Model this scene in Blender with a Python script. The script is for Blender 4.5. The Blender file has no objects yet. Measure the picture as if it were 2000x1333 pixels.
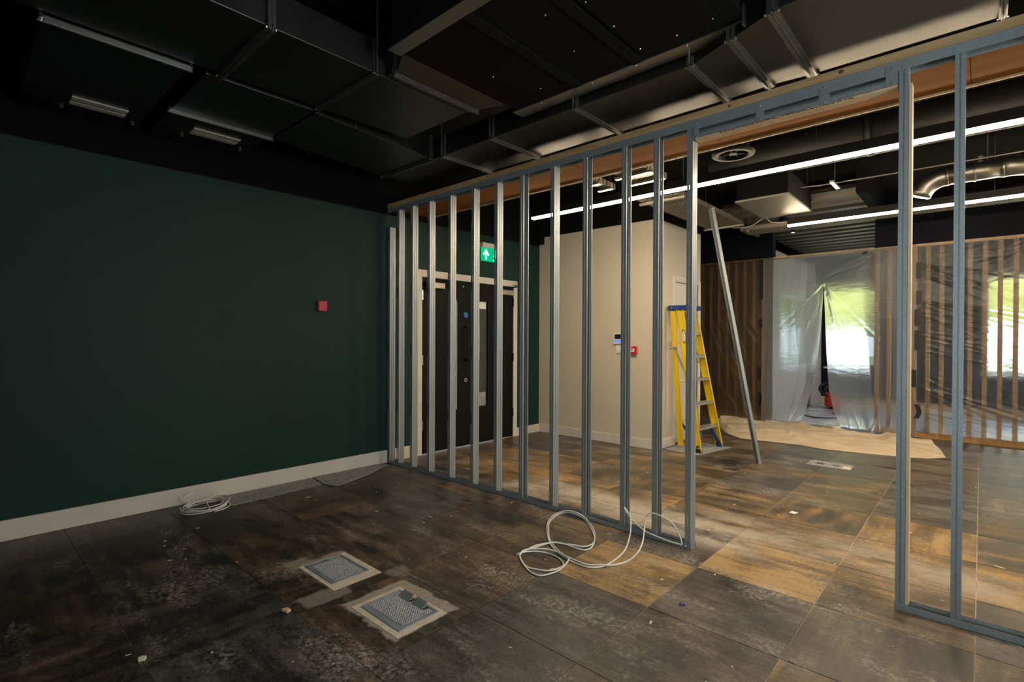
import bpy, bmesh, math, random
from mathutils import Vector, Matrix, noise
random.seed(7)
scene = bpy.context.scene
COL = scene.collection
CX, CH = 4.671, 1.33            # camera x and eye height (camera stands at y = 0)

# ------------------------------------------------------------------ camera
def camera():
    yaw, pitch, roll = math.radians(42.401), math.radians(-0.3226), math.radians(0.2487)
    F = Vector((-math.sin(yaw)*math.cos(pitch), math.cos(yaw)*math.cos(pitch), math.sin(pitch)))
    R = Vector((math.cos(yaw), math.sin(yaw), 0)); U = R.cross(F)
    R2 = math.cos(roll)*R + math.sin(roll)*U; U2 = -math.sin(roll)*R + math.cos(roll)*U
    cd = bpy.data.cameras.new('camera'); cd.sensor_width = 36; cd.lens = 1003.82/2000*36; cd.clip_start = .05
    o = bpy.data.objects.new('camera', cd); COL.objects.link(o)
    m = Matrix((R2, U2, -F)).transposed().to_4x4(); m.translation = (CX, 0, CH); o.matrix_world = m
    scene.camera = o
camera()

# ------------------------------------------------------------------ world, daylight, exposure
scene.view_settings.view_transform = 'Standard'; scene.view_settings.look = 'None'
scene.view_settings.gamma = 1; scene.view_settings.use_curve_mapping = False
scene.view_settings.exposure = 0.30
w = bpy.data.worlds.new('overcast_sky'); scene.world = w; w.use_nodes = True
bg = w.node_tree.nodes['Background']; bg.inputs[0].default_value = (.80, .90, 1.0, 1); bg.inputs[1].default_value = 5.6

def daylight(name, loc, rot, sx, sy, power, col):
    l = bpy.data.lights.new(name, 'AREA'); l.shape = 'RECTANGLE'; l.size = sx; l.size_y = sy; l.energy = power; l.color = col
    o = bpy.data.objects.new(name, l); COL.objects.link(o); o.location = loc; o.rotation_euler = rot
    return o
# daylight coming in through the windows of the right and rear walls; the slat room lamp is added
RW = 6.60      # inner face of right wall
daylight('daylight_right_front', (RW+.25, 1.95, 1.65), (0, math.pi/2, 0), 1.1, 1.0, 55, (.92, .96, 1.0))
daylight('daylight_right_rear', (RW+.25, 7.1, 1.6), (0, math.pi/2, 0), 1.4, 1.2, 6, (1.0, .96, .90))
daylight('fill_slat_room', (RW+.25, 10.9, 1.6), (0, math.pi/2, 0), 1.7, 2.4, 34, (.84, .90, 1.0))  # unseen source added to brighten the room behind the slats
daylight('daylight_rear', (5.2, -3.25, 1.6), (-math.pi/2, 0, math.pi), 1.1, 1.4, 42, (.90, .95, 1.0))

# ------------------------------------------------------------------ node helpers
def mat(name):
    m = bpy.data.materials.new(name); m.use_nodes = True
    nt = m.node_tree; nt.nodes.clear()
    out = nt.nodes.new('ShaderNodeOutputMaterial')
    return m, nt, out
def N(nt, t, **kw):
    n = nt.nodes.new(t)
    for k, v in kw.items():
        if k.startswith('i_'):
            n.inputs[k[2:].replace('_', ' ')].default_value = v
        else: setattr(n, k, v)
    return n
def setv(nt, sock, v):
    if isinstance(v, bpy.types.NodeSocket): nt.links.new(v, sock)
    else: sock.default_value = v
def M_(nt, op, a, b=0.0, c=None, clamp=False):
    n = nt.nodes.new('ShaderNodeMath'); n.operation = op; n.use_clamp = clamp
    setv(nt, n.inputs[0], a); setv(nt, n.inputs[1], b)
    if c is not None: setv(nt, n.inputs[2], c)
    return n.outputs[0]
def ramp(nt, v, lo, hi, a=0.0, b=1.0):
    n = nt.nodes.new('ShaderNodeMapRange'); n.interpolation_type = 'SMOOTHSTEP'
    setv(nt, n.inputs[0], v); n.inputs[1].default_value = lo; n.inputs[2].default_value = hi
    n.inputs[3].default_value = a; n.inputs[4].default_value = b
    return n.outputs[0]
def mixc(nt, f, a, b, mode='MIX'):
    n = nt.nodes.new('ShaderNodeMix'); n.data_type = 'RGBA'; n.blend_type = mode
    setv(nt, n.inputs[0], f)
    for s, v in ((n.inputs[6], a), (n.inputs[7], b)):
        if isinstance(v, bpy.types.NodeSocket): nt.links.new(v, s)
        else: s.default_value = (*v, 1)
    return n.outputs[2]
def noise_n(nt, vec, scale, detail=4, rough=.55):
    n = nt.nodes.new('ShaderNodeTexNoise'); n.inputs['Scale'].default_value = scale
    n.inputs['Detail'].default_value = detail; n.inputs['Roughness'].default_value = rough
    if vec is not None: nt.links.new(vec, n.inputs['Vector'])
    return n.outputs['Fac']
def mapping(nt, vec, sc, rot=(0, 0, 0), loc=(0, 0, 0)):
    n = nt.nodes.new('ShaderNodeMapping'); nt.links.new(vec, n.inputs[0])
    n.inputs['Scale'].default_value = sc; n.inputs['Rotation'].default_value = rot; n.inputs['Location'].default_value = loc
    return n.outputs[0]
def bump(nt, h, strength=.2, dist=.01):
    n = nt.nodes.new('ShaderNodeBump'); n.inputs['Strength'].default_value = strength; n.inputs['Distance'].default_value = dist
    nt.links.new(h, n.inputs['Height']); return n.outputs[0]
def pbsdf(nt, out, col, rough, metal=0.0, normal=None, spec=None):
    b = nt.nodes.new('ShaderNodeBsdfPrincipled')
    if isinstance(col, bpy.types.NodeSocket): nt.links.new(col, b.inputs['Base Color'])
    else: b.inputs['Base Color'].default_value = (*col, 1)
    setv(nt, b.inputs['Roughness'], rough); setv(nt, b.inputs['Metallic'], metal)
    if normal is not None: nt.links.new(normal, b.inputs['Normal'])
    if spec is not None: b.inputs['Specular IOR Level'].default_value = spec
    nt.links.new(b.outputs[0], out.inputs[0])
    return b
def simple(name, col, rough=.5, metal=0.0, var=.12, scale=8.0, bmp=.0, stretch=(1, 1, 1), spec=None):
    """plain surface with a little procedural unevenness in colour and relief"""
    m, nt, out = mat(name)
    tc = N(nt, 'ShaderNodeTexCoord'); v = mapping(nt, tc.outputs['Object'], stretch)
    f = noise_n(nt, v, scale)
    c = mixc(nt, ramp(nt, f, .3, .7), tuple(x*(1-var) for x in col), tuple(min(1, x*(1+var)) for x in col))
    nrm = None
    if bmp: nrm = bump(nt, noise_n(nt, v, scale*6), bmp, .003)
    pbsdf(nt, out, c, rough, metal, nrm, spec)
    return m

# ------------------------------------------------------------------ materials
MT = {}
MT['green'] = simple('dark_green_paint', (.0100, .0350, .0295), .6, var=.06, scale=1.2, bmp=.03, spec=.25)
MT['black_paint'] = simple('black_paint', (.0025, .0025, .003), .9, var=.2, scale=3, spec=.2)
MT['ceiling'] = simple('black_ceiling_board', (.0030, .0025, .0021), .85, var=.25, scale=2, spec=.2)
MT['navy'] = simple('navy_black_paint', (.0042, .0048, .012), .65, var=.1, scale=2, spec=.2)
MT['cream'] = simple('cream_paint', (.60, .54, .44), .6, var=.03, scale=1.0, bmp=.03)
MT['white_wood'] = simple('white_gloss_woodwork', (.66, .62, .56), .4, var=.04, scale=3)
MT['pink_wall'] = simple('pale_plaster', (.36, .285, .235), .7, var=.04, scale=2)
MT['door'] = simple('black_door_laminate', (.0035, .0032, .0032), .6, var=.15, scale=3, spec=.2)
MT['black_metal'] = simple('black_metal', (.006, .006, .006), .5, .0, spec=.3)
MT['black_plastic'] = simple('black_plastic', (.012, .012, .013), .35)
MT['chrome'] = simple('brushed_chrome', (.55, .55, .53), .25, 1.0, var=.05)
MT['silver'] = simple('silver_closer', (.45, .42, .36), .4, .6, var=.05)
MT['white_plastic'] = simple('white_plastic', (.75, .74, .70), .4, var=.03)
MT['red_plastic'] = simple('red_plastic', (.55, .015, .015), .35, var=.05)
MT['pink_red'] = simple('faded_red_plastic', (.62, .04, .07), .45, var=.05)
MT['lcd'] = simple('lcd_glass', (.012, .018, .010), .15, var=.1)
MT['blue_sign'] = simple('blue_sign_print', (.03, .13, .42), .4, var=.04)
MT['yellow'] = simple('yellow_fibreglass', (.72, .52, .012), .38, var=.06, scale=20, stretch=(1, 1, .1))
MT['blue_plastic'] = simple('blue_plastic', (.012, .04, .22), .4, var=.1)
MT['alu'] = simple('aluminium_tread', (.60, .60, .58), .38, .85, var=.08, scale=30, stretch=(1, .1, 1))
MT['white_cable'] = simple('white_cable_sheath', (.74, .73, .70), .4, var=.03)
MT['dark_cable'] = simple('dark_cable_sheath', (.015, .015, .02), .4)
MT['tape'] = simple('black_tape', (.006, .006, .006), .5, bmp=.2, scale=15)
MT['carpet'] = simple('grey_underlay', (.27, .275, .285), .95, var=.3, scale=40, bmp=.5)
MT['box_metal'] = simple('grey_floor_box_trim', (.28, .32, .37), .45, .4, var=.12, scale=12)
MT['dust_frame'] = simple('pale_dusty_trim', (.56, .50, .42), .85, var=.12, scale=14, bmp=.2)
MT['grille'] = simple('off_white_grille', (.50, .46, .40), .5, var=.06)
MT['screw'] = simple('zinc_screw', (.8, .8, .78), .25, 1.0, var=.03)
MT['print'] = simple('black_print', (.02, .02, .02), .6)
MT['white_print'] = simple('white_print', (.85, .85, .85), .5, var=.02)
MT['hedge'] = simple('sunlit_foliage', (.52, .48, .15), .7, var=.5, scale=6)
MT['lawn'] = simple('lawn', (.36, .40, .22), .9, var=.3, scale=3)
MT['paving'] = simple('pale_paving', (.55, .54, .50), .9, var=.1, scale=2)
MT['bark'] = simple('bark', (.09, .06, .04), .9, var=.3, scale=12)
MT['red_machine'] = simple('red_machine_shell', (.42, .03, .015), .35, var=.1)
MT['chip'] = simple('plaster_chips', (.65, .62, .55), .8, var=.1)

def galv(name, base, rough, metal, sp=.10):
    m, nt, out = mat(name)
    tc = N(nt, 'ShaderNodeTexCoord')
    v = N(nt, 'ShaderNodeTexVoronoi'); v.inputs['Scale'].default_value = 140; nt.links.new(tc.outputs['Object'], v.inputs['Vector'])
    n1 = noise_n(nt, mapping(nt, tc.outputs['Object'], (1, 1, .4)), 5)
    f = M_(nt, 'ADD', M_(nt, 'MULTIPLY', v.outputs['Distance'], .6), M_(nt, 'MULTIPLY', n1, .6))
    c = mixc(nt, ramp(nt, f, .2, .9), tuple(x*(1-sp*2) for x in base), tuple(min(1, x*(1+sp)) for x in base))
    r = ramp(nt, n1, .3, .7, rough-.03, rough+.03)
    pbsdf(nt, out, c, r, metal)
    return m
MT['galv'] = galv('galvanised_stud_steel', (.30, .33, .345), .48, .45)
MT['duct'] = galv('galvanised_duct_sheet', (.095, .092, .087), .42, 1.0, .03)
MT['flange'] = galv('duct_flange_steel', (.24, .235, .22), .36, .9, .08)
MT['dull_duct'] = galv('dusty_duct_sheet', (.26, .245, .21), .55, .8, .05)
MT['bright_duct'] = galv('bright_galvanised_sheet', (.34, .325, .295), .38, 1.0, .04)

def wood(name, a, b, axis=0, rough=.6, scale=1.0, grain=1.0, spec=None):
    m, nt, out = mat(name)
    tc = N(nt, 'ShaderNodeTexCoord')
    sc = [14*scale, 14*scale, 14*scale]; sc[axis] = .9*scale
    v = mapping(nt, tc.outputs['Object'], sc)
    f = noise_n(nt, v, 1.5, 6, .6)
    g = noise_n(nt, mapping(nt, tc.outputs['Object'], [s*5 for s in sc]), 1.5, 3)
    k = M_(nt, 'ADD', M_(nt, 'MULTIPLY', f, .75), M_(nt, 'MULTIPLY', g, .25*grain))
    c = mixc(nt, ramp(nt, k, .32, .68), a, b)
    pbsdf(nt, out, c, rough, 0, bump(nt, g, .1, .002), spec)
    return m
MT['timber'] = wood('sawn_softwood', (.36, .215, .095), (.56, .37, .19), 0)
MT['ply'] = wood('plywood_soffit', (.22, .088, .022), (.285, .122, .034), 0, .9, .5, 1.0, .08)
MT['slat'] = wood('oak_slat', (.30, .165, .062), (.44, .26, .115), 2, .5)
MT['slat_back'] = wood('oak_backing_board', (.11, .058, .021), (.16, .088, .034), 2, .55)
MT['pale_timber'] = wood('planed_pine', (.58, .38, .21), (.72, .52, .33), 2, .6)

# stained access-floor tiles: tone and seed come from each tile
def floor_material():
    m, nt, out = mat('stained_floor_tile')
    geo = N(nt, 'ShaderNodeNewGeometry'); pos = geo.outputs['Position']
    tone = N(nt, 'ShaderNodeAttribute', attribute_type='OBJECT', attribute_name='tone').outputs['Fac']
    seed = N(nt, 'ShaderNodeAttribute', attribute_type='OBJECT', attribute_name='seed').outputs['Fac']
    turn = N(nt, 'ShaderNodeAttribute', attribute_type='OBJECT', attribute_name='turn').outputs['Fac']
    grey = N(nt, 'ShaderNodeAttribute', attribute_type='OBJECT', attribute_name='grey').outputs['Fac']
    cb = N(nt, 'ShaderNodeCombineXYZ'); nt.links.new(seed, cb.inputs[2])
    va = N(nt, 'ShaderNodeVectorMath', operation='ADD'); nt.links.new(pos, va.inputs[0]); nt.links.new(cb.outputs[0], va.inputs[1])
    p = va.outputs[0]
    sx = noise_n(nt, mapping(nt, p, (1.3, 9, 1)), 1.6, 6, .62)
    sy = noise_n(nt, mapping(nt, p, (9, 1.3, 1)), 1.6, 6, .62)
    streak = M_(nt, 'ADD', M_(nt, 'MULTIPLY', sx, M_(nt, 'SUBTRACT', 1.0, turn)), M_(nt, 'MULTIPLY', sy, turn))
    blotch = noise_n(nt, p, 3.4, 6, .62)
    fine = noise_n(nt, mapping(nt, p, (1, 1.6, 1)), 55, 5, .7)
    k = M_(nt, 'ADD', M_(nt, 'MULTIPLY', streak, .55), M_(nt, 'MULTIPLY', blotch, .55))
    k = M_(nt, 'ADD', k, M_(nt, 'MULTIPLY', M_(nt, 'SUBTRACT', fine, .5), .45))
    v = M_(nt, 'ADD', M_(nt, 'MULTIPLY', M_(nt, 'SUBTRACT', k, .55), 2.5), tone)
    cr = N(nt, 'ShaderNodeValToRGB'); nt.links.new(v, cr.inputs[0])
    e = cr.color_ramp.elements
    e[0].position = 0.0; e[0].color = (.014, .012, .011, 1)
    e[1].position = 1.0; e[1].color = (.36, .235, .105, 1)
    for q, c in ((.25, (.040, .030, .023)), (.45, (.088, .060, .038)), (.65, (.155, .103, .060)), (.82, (.25, .160, .072))):
        x = e.new(q); x.color = (*c, 1)
    gcol = mixc(nt, M_(nt, 'MULTIPLY', grey, .75), cr.outputs[0], mixc(nt, v, (.02, .02, .021), (.19, .185, .18)))
    # pale dust wiped over the tiles, in scuffed patches
    d1 = noise_n(nt, mapping(nt, pos, (1.2, 2.6, 1), (0, 0, .2), (3.1, 1.7, 0)), 1.25, 7, .72)
    d2 = noise_n(nt, mapping(nt, pos, (1, 1, 1), (0, 0, 0), (8, 2, 0)), 38, 4, .75)
    dust = M_(nt, 'MULTIPLY', ramp(nt, d1, .47, .70), ramp(nt, d2, .42, .62))
    dust = M_(nt, 'MULTIPLY', dust, .70)
    # scraped pale ring of old adhesive around the two floor boxes, dust trail along the partition line
    sp = N(nt, 'ShaderNodeSeparateXYZ'); nt.links.new(pos, sp.inputs[0]); X, Y = sp.outputs[0], sp.outputs[1]
    wob = M_(nt, 'MULTIPLY', M_(nt, 'SUBTRACT', noise_n(nt, pos, 9, 5, .7), .5), .09)
    def rect(cx, cy, hx, hy, soft):
        a = M_(nt, 'SUBTRACT', M_(nt, 'ABSOLUTE', M_(nt, 'SUBTRACT', X, cx)), hx)
        b = M_(nt, 'SUBTRACT', M_(nt, 'ABSOLUTE', M_(nt, 'SUBTRACT', Y, cy)), hy)
        d = M_(nt, 'ADD', M_(nt, 'MAXIMUM', a, b), wob)
        return ramp(nt, d, 0, soft, 1, 0)
    marks = [(1.95, 1.50, .20, .13, .03, .62), (2.56, 1.50, .215, .175, .02, .75), (2.19, 1.30, .05, .11, .03, .45), (2.23, 1.72, .03, .05, .03, .35),
             (1.73, 1.38, .05, .05, .04, .5), (2.60, 2.62, .02, .01, .02, .0)]
    tot = None
    for cx, cy, hx, hy, so, st in marks:
        if st == 0: continue
        r = M_(nt, 'MULTIPLY', rect(cx, cy, hx, hy, so), st)
        tot = r if tot is None else M_(nt, 'MAXIMUM', tot, r)
    trail = M_(nt, 'MULTIPLY', rect(2.55, 3.55, .95, .10, .30), ramp(nt, d1, .36, .56, .0, .80))
    trail2 = M_(nt, 'MULTIPLY', rect(3.95, 3.75, .75, .05, .35), ramp(nt, d1, .38, .58, .0, .65))
    tot = M_(nt, 'MAXIMUM', tot, M_(nt, 'MAXIMUM', trail, trail2))
    tot = M_(nt, 'MULTIPLY', tot, ramp(nt, d2, .28, .55, .55, 1.0))
    dust = M_(nt, 'MAXIMUM', dust, tot)
    c = mixc(nt, dust, gcol, (.44, .40, .36))
    # small dark scuffs
    sc = noise_n(nt, mapping(nt, pos, (2.2, 6, 1), (0, 0, -.1), (4, 9, 0)), 2.6, 7, .75)
    c = mixc(nt, M_(nt, 'MULTIPLY', ramp(nt, sc, .63, .74), .7), c, (.010, .009, .009))
    rough = M_(nt, 'ADD', ramp(nt, k, .35, .75, .30, .52), M_(nt, 'MULTIPLY', dust, .3), clamp=True)
    pbsdf(nt, out, c, rough, 0, bump(nt, fine, .22, .002), .36)
    return m
MT['floor'] = floor_material()
MT['slab'] = simple('dusty_joint_filler', (.40, .34, .27), .9, var=.3, scale=6)

def mesh_insert(name):     # woven carpet insert of a floor-box lid
    m, nt, out = mat(name)
    tc = N(nt, 'ShaderNodeTexCoord')
    wv = N(nt, 'ShaderNodeTexWave'); wv.wave_type = 'BANDS'; wv.bands_direction = 'DIAGONAL'
    wv.inputs['Scale'].default_value = 42; wv.inputs['Distortion'].default_value = 5; wv.inputs['Detail'].default_value = 2
    wv.inputs['Detail Scale'].default_value = 3
    nt.links.new(tc.outputs['Object'], wv.inputs['Vector'])
    n2 = noise_n(nt, tc.outputs['Object'], 160, 3)
    f = M_(nt, 'MULTIPLY', wv.outputs['Fac'], ramp(nt, n2, .3, .6))
    c = mixc(nt, f, (.12, .14, .18), (.72, .73, .80))
    pbsdf(nt, out, c, .9, 0, bump(nt, f, .6, .003))
    return m
MT['insert'] = mesh_insert('woven_lid_insert')

def perforated(name, col, sx, sy):
    m, nt, out = mat(name)
    tc = N(nt, 'ShaderNodeTexCoord')
    br = N(nt, 'ShaderNodeTexBrick'); br.inputs['Scale'].default_value = 1.0
    br.inputs['Mortar Size'].default_value = .24; br.inputs['Brick Width'].default_value = 1.6; br.inputs['Row Height'].default_value = .9
    br.inputs['Color1'].default_value = (0, 0, 0, 1); br.inputs['Color2'].default_value = (0, 0, 0, 1); br.inputs['Mortar'].default_value = (1, 1, 1, 1)
    nt.links.new(mapping(nt, tc.outputs['Object'], (sx, sy, 1)), br.inputs['Vector'])
    b = N(nt, 'ShaderNodeBsdfPrincipled'); b.inputs['Base Color'].default_value = (*col, 1); b.inputs['Roughness'].default_value = .5; b.inputs['Metallic'].default_value = .4
    t = N(nt, 'ShaderNodeBsdfTransparent'); mx = N(nt, 'ShaderNodeMixShader')
    nt.links.new(br.outputs['Color'], mx.inputs[0]); nt.links.new(t.outputs[0], mx.inputs[1]); nt.links.new(b.outputs[0], mx.inputs[2])
    nt.links.new(mx.outputs[0], out.inputs[0])
    return m
MT['perf'] = perforated('perforated_dusty_tray', (.24, .215, .165), 30, 30)

def emissive(name, col, strength):
    m, nt, out = mat(name)
    e = N(nt, 'ShaderNodeEmission'); e.inputs[0].default_value = (*col, 1); e.inputs[1].default_value = strength
    nt.links.new(e.outputs[0], out.inputs[0]); return m
MT['led'] = emissive('warm_led_diffuser', (1.0, .80, .54), 100.0)
MT['exit_green'] = emissive('exit_sign_green_face', (.0, .33, .14), 1.4)
MT['exit_white'] = emissive('exit_sign_white_symbol', (.75, 1.0, .88), 1.5)
MT['blue_glow'] = emissive('blue_backlit_bar', (.10, .20, .95), 1.2)
MT['spot_glow'] = emissive('spot_lens', (1.0, .9, .75), 3.0)

def plastic_sheet(name, rough, ior, clear, milk):
    m, nt, out = mat(name)
    tc = N(nt, 'ShaderNodeTexCoord')
    cr = noise_n(nt, mapping(nt, tc.outputs['Object'], (3, 1, 9), (0, .35, 0)), 2.2, 6, .6)
    nb = bump(nt, cr, .35, .02)
    rf = N(nt, 'ShaderNodeBsdfRefraction'); rf.inputs['Color'].default_value = (.93, .95, .97, 1); rf.inputs['Roughness'].default_value = rough; rf.inputs['IOR'].default_value = ior
    nt.links.new(nb, rf.inputs['Normal'])
    tp = N(nt, 'ShaderNodeBsdfTransparent'); tp.inputs[0].default_value = (.93, .94, .95, 1)
    a = N(nt, 'ShaderNodeMixShader'); a.inputs[0].default_value = clear
    nt.links.new(rf.outputs[0], a.inputs[1]); nt.links.new(tp.outputs[0], a.inputs[2])
    tl = N(nt, 'ShaderNodeBsdfTranslucent'); tl.inputs[0].default_value = (.86, .87, .90, 1)
    df = N(nt, 'ShaderNodeBsdfDiffuse'); df.inputs[0].default_value = (.80, .80, .80, 1)
    td = N(nt, 'ShaderNodeMixShader'); td.inputs[0].default_value = .25
    nt.links.new(tl.outputs[0], td.inputs[1]); nt.links.new(df.outputs[0], td.inputs[2])
    b = N(nt, 'ShaderNodeMixShader'); b.inputs[0].default_value = milk
    nt.links.new(a.outputs[0], b.inputs[1]); nt.links.new(td.outputs[0], b.inputs[2])
    gl = N(nt, 'ShaderNodeBsdfGlossy'); gl.inputs['Roughness'].default_value = .16; nt.links.new(nb, gl.inputs['Normal'])
    fr = N(nt, 'ShaderNodeFresnel'); fr.inputs[0].default_value = 1.45; nt.links.new(nb, fr.inputs['Normal'])
    c = N(nt, 'ShaderNodeMixShader'); nt.links.new(fr.outputs[0], c.inputs[0])
    nt.links.new(b.outputs[0], c.inputs[1]); nt.links.new(gl.outputs[0], c.inputs[2])
    nt.links.new(c.outputs[0], out.inputs[0])
    return m
MT['sheet'] = plastic_sheet('translucent_polythene', .34, 1.28, .14, .22)
MT['sheet_tight'] = plastic_sheet('stretched_polythene', .30, 1.12, .30, .07)
def glass():
    m, nt, out = mat('window_glass')
    t = N(nt, 'ShaderNodeBsdfTransparent'); t.inputs[0].default_value = (.93, .97, .95, 1)
    g = N(nt, 'ShaderNodeBsdfGlossy'); g.inputs['Roughness'].default_value = .02
    f = N(nt, 'ShaderNodeFresnel'); f.inputs[0].default_value = 1.45
    mx = N(nt, 'ShaderNodeMixShader'); nt.links.new(f.outputs[0], mx.inputs[0]); nt.links.new(t.outputs[0], mx.inputs[1]); nt.links.new(g.outputs[0], mx.inputs[2])
    nt.links.new(mx.outputs[0], out.inputs[0]); return m
MT['glass'] = glass()
MT['door_glass'] = simple('dark_vision_glass', (.05, .055, .055), .12, var=.1)
MT['pale_glass'] = simple('painted_reflection_glass', (.30, .36, .34), .2, var=.1)  # pale reflection is put into this pane's base colour
MT['floor_film'] = simple('silvery_floor_film', (.72, .70, .74), .22, .2, var=.25, scale=5, bmp=.9)
def canvas():
    m, nt, out = mat('cotton_dust_sheet')
    tc = N(nt, 'ShaderNodeTexCoord'); f = noise_n(nt, tc.outputs['Object'], 3, 5); g = noise_n(nt, tc.outputs['Object'], 90, 3)
    pbsdf(nt, out, mixc(nt, ramp(nt, f, .3, .7), (.50, .40, .27), (.62, .52, .38)), .95, 0, bump(nt, g, .3, .002)); return m
MT['canvas'] = canvas()

# ------------------------------------------------------------------ mesh helpers
class MB:
    def __init__(s): s.v = []; s.f = []; s.m = []
    def quadbox(s, P, mi=0):
        n = len(s.v); s.v += [tuple(p) for p in P]
        for q in ((0, 3, 2, 1), (4, 5, 6, 7), (0, 1, 5, 4), (1, 2, 6, 5), (2, 3, 7, 6), (3, 0, 4, 7)): s.f.append(tuple(n+i for i in q)); s.m.append(mi)
        return s
    def box(s, x0, x1, y0, y1, z0, z1, mi=0):
        return s.quadbox([(x0, y0, z0), (x1, y0, z0), (x1, y1, z0), (x0, y1, z0), (x0, y0, z1), (x1, y0, z1), (x1, y1, z1), (x0, y1, z1)], mi)
    def prism(s, poly, z0, z1, mi=0):          # ccw polygon in xy
        n = len(s.v); k = len(poly)
        s.v += [(x, y, z0) for x, y in poly] + [(x, y, z1) for x, y in poly]
        s.f.append(tuple(n+i for i in reversed(range(k)))); s.f.append(tuple(n+k+i for i in range(k))); s.m += [mi, mi]
        for i in range(k): j = (i+1) % k; s.f.append((n+i, n+j, n+k+j, n+k+i)); s.m.append(mi)
        return s
    def plate_x(s, poly, x0, x1, mi=0):        # polygon in (y,z), extruded along x
        n = len(s.v); k = len(poly)
        s.v += [(x0, y, z) for y, z in poly] + [(x1, y, z) for y, z in poly]
        s.f.append(tuple(n+i for i in reversed(range(k)))); s.f.append(tuple(n+k+i for i in range(k))); s.m += [mi, mi]
        for i in range(k): j = (i+1) % k; s.f.append((n+i, n+j, n+k+j, n+k+i)); s.m.append(mi)
        return s
    def cyl(s, p0, p1, r0, r1=None, seg=14, mi=0):
        r1 = r0 if r1 is None else r1
        p0, p1 = Vector(p0), Vector(p1); d = (p1-p0).normalized()
        a = d.orthogonal().normalized(); b = d.cross(a); n = len(s.v)
        for p, r in ((p0, r0), (p1, r1)):
            for i in range(seg):
                t = 2*math.pi*i/seg; s.v.append(tuple(p+a*math.cos(t)*r+b*math.sin(t)*r))
        for i in range(seg):
            j = (i+1) % seg; s.f.append((n+i, n+j, n+seg+j, n+seg+i)); s.m.append(mi)
        s.f.append(tuple(n+i for i in reversed(range(seg)))); s.f.append(tuple(n+seg+i for i in range(seg))); s.m += [mi, mi]
        return s
    def tube(s, pts, r, seg=8, mi=0, closed=False):
        pts = [Vector(p) for p in pts]; n = len(s.v); k = len(pts); up = None
        for i, p in enumerate(pts):
            if closed: d = pts[(i+1) % k]-pts[i-1]
            else: d = pts[min(i+1, k-1)]-pts[max(i-1, 0)]
            d = d.normalized() if d.length > 1e-9 else Vector((1, 0, 0))
            if up is None: up = d.orthogonal().normalized()
            up = (up-d*up.dot(d)); up = up.normalized() if up.length > 1e-6 else d.orthogonal().normalized()
            b = d.cross(up)
            for j in range(seg):
                t = 2*math.pi*j/seg; s.v.append(tuple(p+up*math.cos(t)*r+b*math.sin(t)*r))
        for i in range(k if closed else k-1):
            i2 = (i+1) % k
            for j in range(seg):
                j2 = (j+1) % seg; s.f.append((n+i*seg+j, n+i*seg+j2, n+i2*seg+j2, n+i2*seg+j)); s.m.append(mi)
        if not closed:
            s.f.append(tuple(n+j for j in reversed(range(seg)))); s.f.append(tuple(n+(k-1)*seg+j for j in range(seg))); s.m += [mi, mi]
        return s
    def lathe(s, prof, c, axis='z', seg=28, mi=0):   # prof: (r,h)
        n = len(s.v); k = len(prof)
        for r, h in prof:
            for i in range(seg):
                t = 2*math.pi*i/seg; a, b = r*math.cos(t), r*math.sin(t)
                q = {'z': (a, b, h), 'x': (h, a, b), 'y': (b, h, a)}[axis]
                s.v.append((c[0]+q[0], c[1]+q[1], c[2]+q[2]))
        for i in range(k-1):
            for j in range(seg):
                j2 = (j+1) % seg; s.f.append((n+i*seg+j, n+i*seg+j2, n+(i+1)*seg+j2, n+(i+1)*seg+j)); s.m.append(mi)
        return s
    def mesh(s, name, mats, smooth=False):
        me = bpy.data.meshes.new(name); me.from_pydata(s.v, [], s.f)
        for mm in (mats if isinstance(mats, (list, tuple)) else [mats]): me.materials.append(MT[mm] if isinstance(mm, str) else mm)
        me.polygons.foreach_set('material_index', s.m)
        me.update()
        if smooth: me.polygons.foreach_set('use_smooth', [True]*len(me.polygons))
        return me
    def build(s, name, mats, parent=None, smooth=False, bev=0, loc=None):
        return link(name, s.mesh(name, mats, smooth), parent, bev, loc)
def link(name, me, parent=None, bev=0, loc=None):
    o = bpy.data.objects.new(name, me); COL.objects.link(o)
    if parent: o.parent = parent
    if loc: o.location = loc
    if bev:
        b = o.modifiers.new('bevel', 'BEVEL'); b.width = bev; b.segments = 2; b.limit_method = 'ANGLE'
    return o
def tag(o, label=None, cat=None, group=None, kind=None):
    if label: o['label'] = label
    if cat: o['category'] = cat
    if group: o['group'] = group
    if kind: o['kind'] = kind
    return o
def thing(name, label, cat, loc=(0, 0, 0), group=None):
    o = bpy.data.objects.new(name, None); COL.objects.link(o); o.location = loc; o.empty_display_size = .1
    return tag(o, label, cat, group)
def struct(o): o['kind'] = 'structure'; return o
def bz(name, x0, x1, y0, y1, z0, z1, m, parent=None, bev=0):      # one box-shaped piece, in coordinates of its parent's origin (0,0,0)
    return MB().box(x0, x1, y0, y1, z0, z1).build(name, m, parent, bev=bev)
def smooth_path(pts, n=8, closed=False):       # Catmull-Rom
    P = [Vector(p) for p in pts]; k = len(P); out = []
    for i in range(k if closed else k-1):
        g = (lambda j: P[j % k]) if closed else (lambda j: P[max(0, min(k-1, j))])
        p0, p1, p2, p3 = g(i-1), g(i), g(i+1), g(i+2)
        for t in range(n):
            u = t/n
            out.append(.5*((2*p1)+(-p0+p2)*u+(2*p0-5*p1+4*p2-p3)*u*u+(-p0+3*p1-3*p2+p3)*u**3))
    if not closed: out.append(P[-1])
    return out

# ================================================================== SETTING
PY = 3.148                       # front face of the stud partition
YC, XC, YC2 = 5.69, 1.82, 6.95   # cream block
YS = 8.90                        # front of the slatted screen
YB = 12.5                        # rear wall of the room behind the slats
ZC = 3.25                        # ceiling

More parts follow.
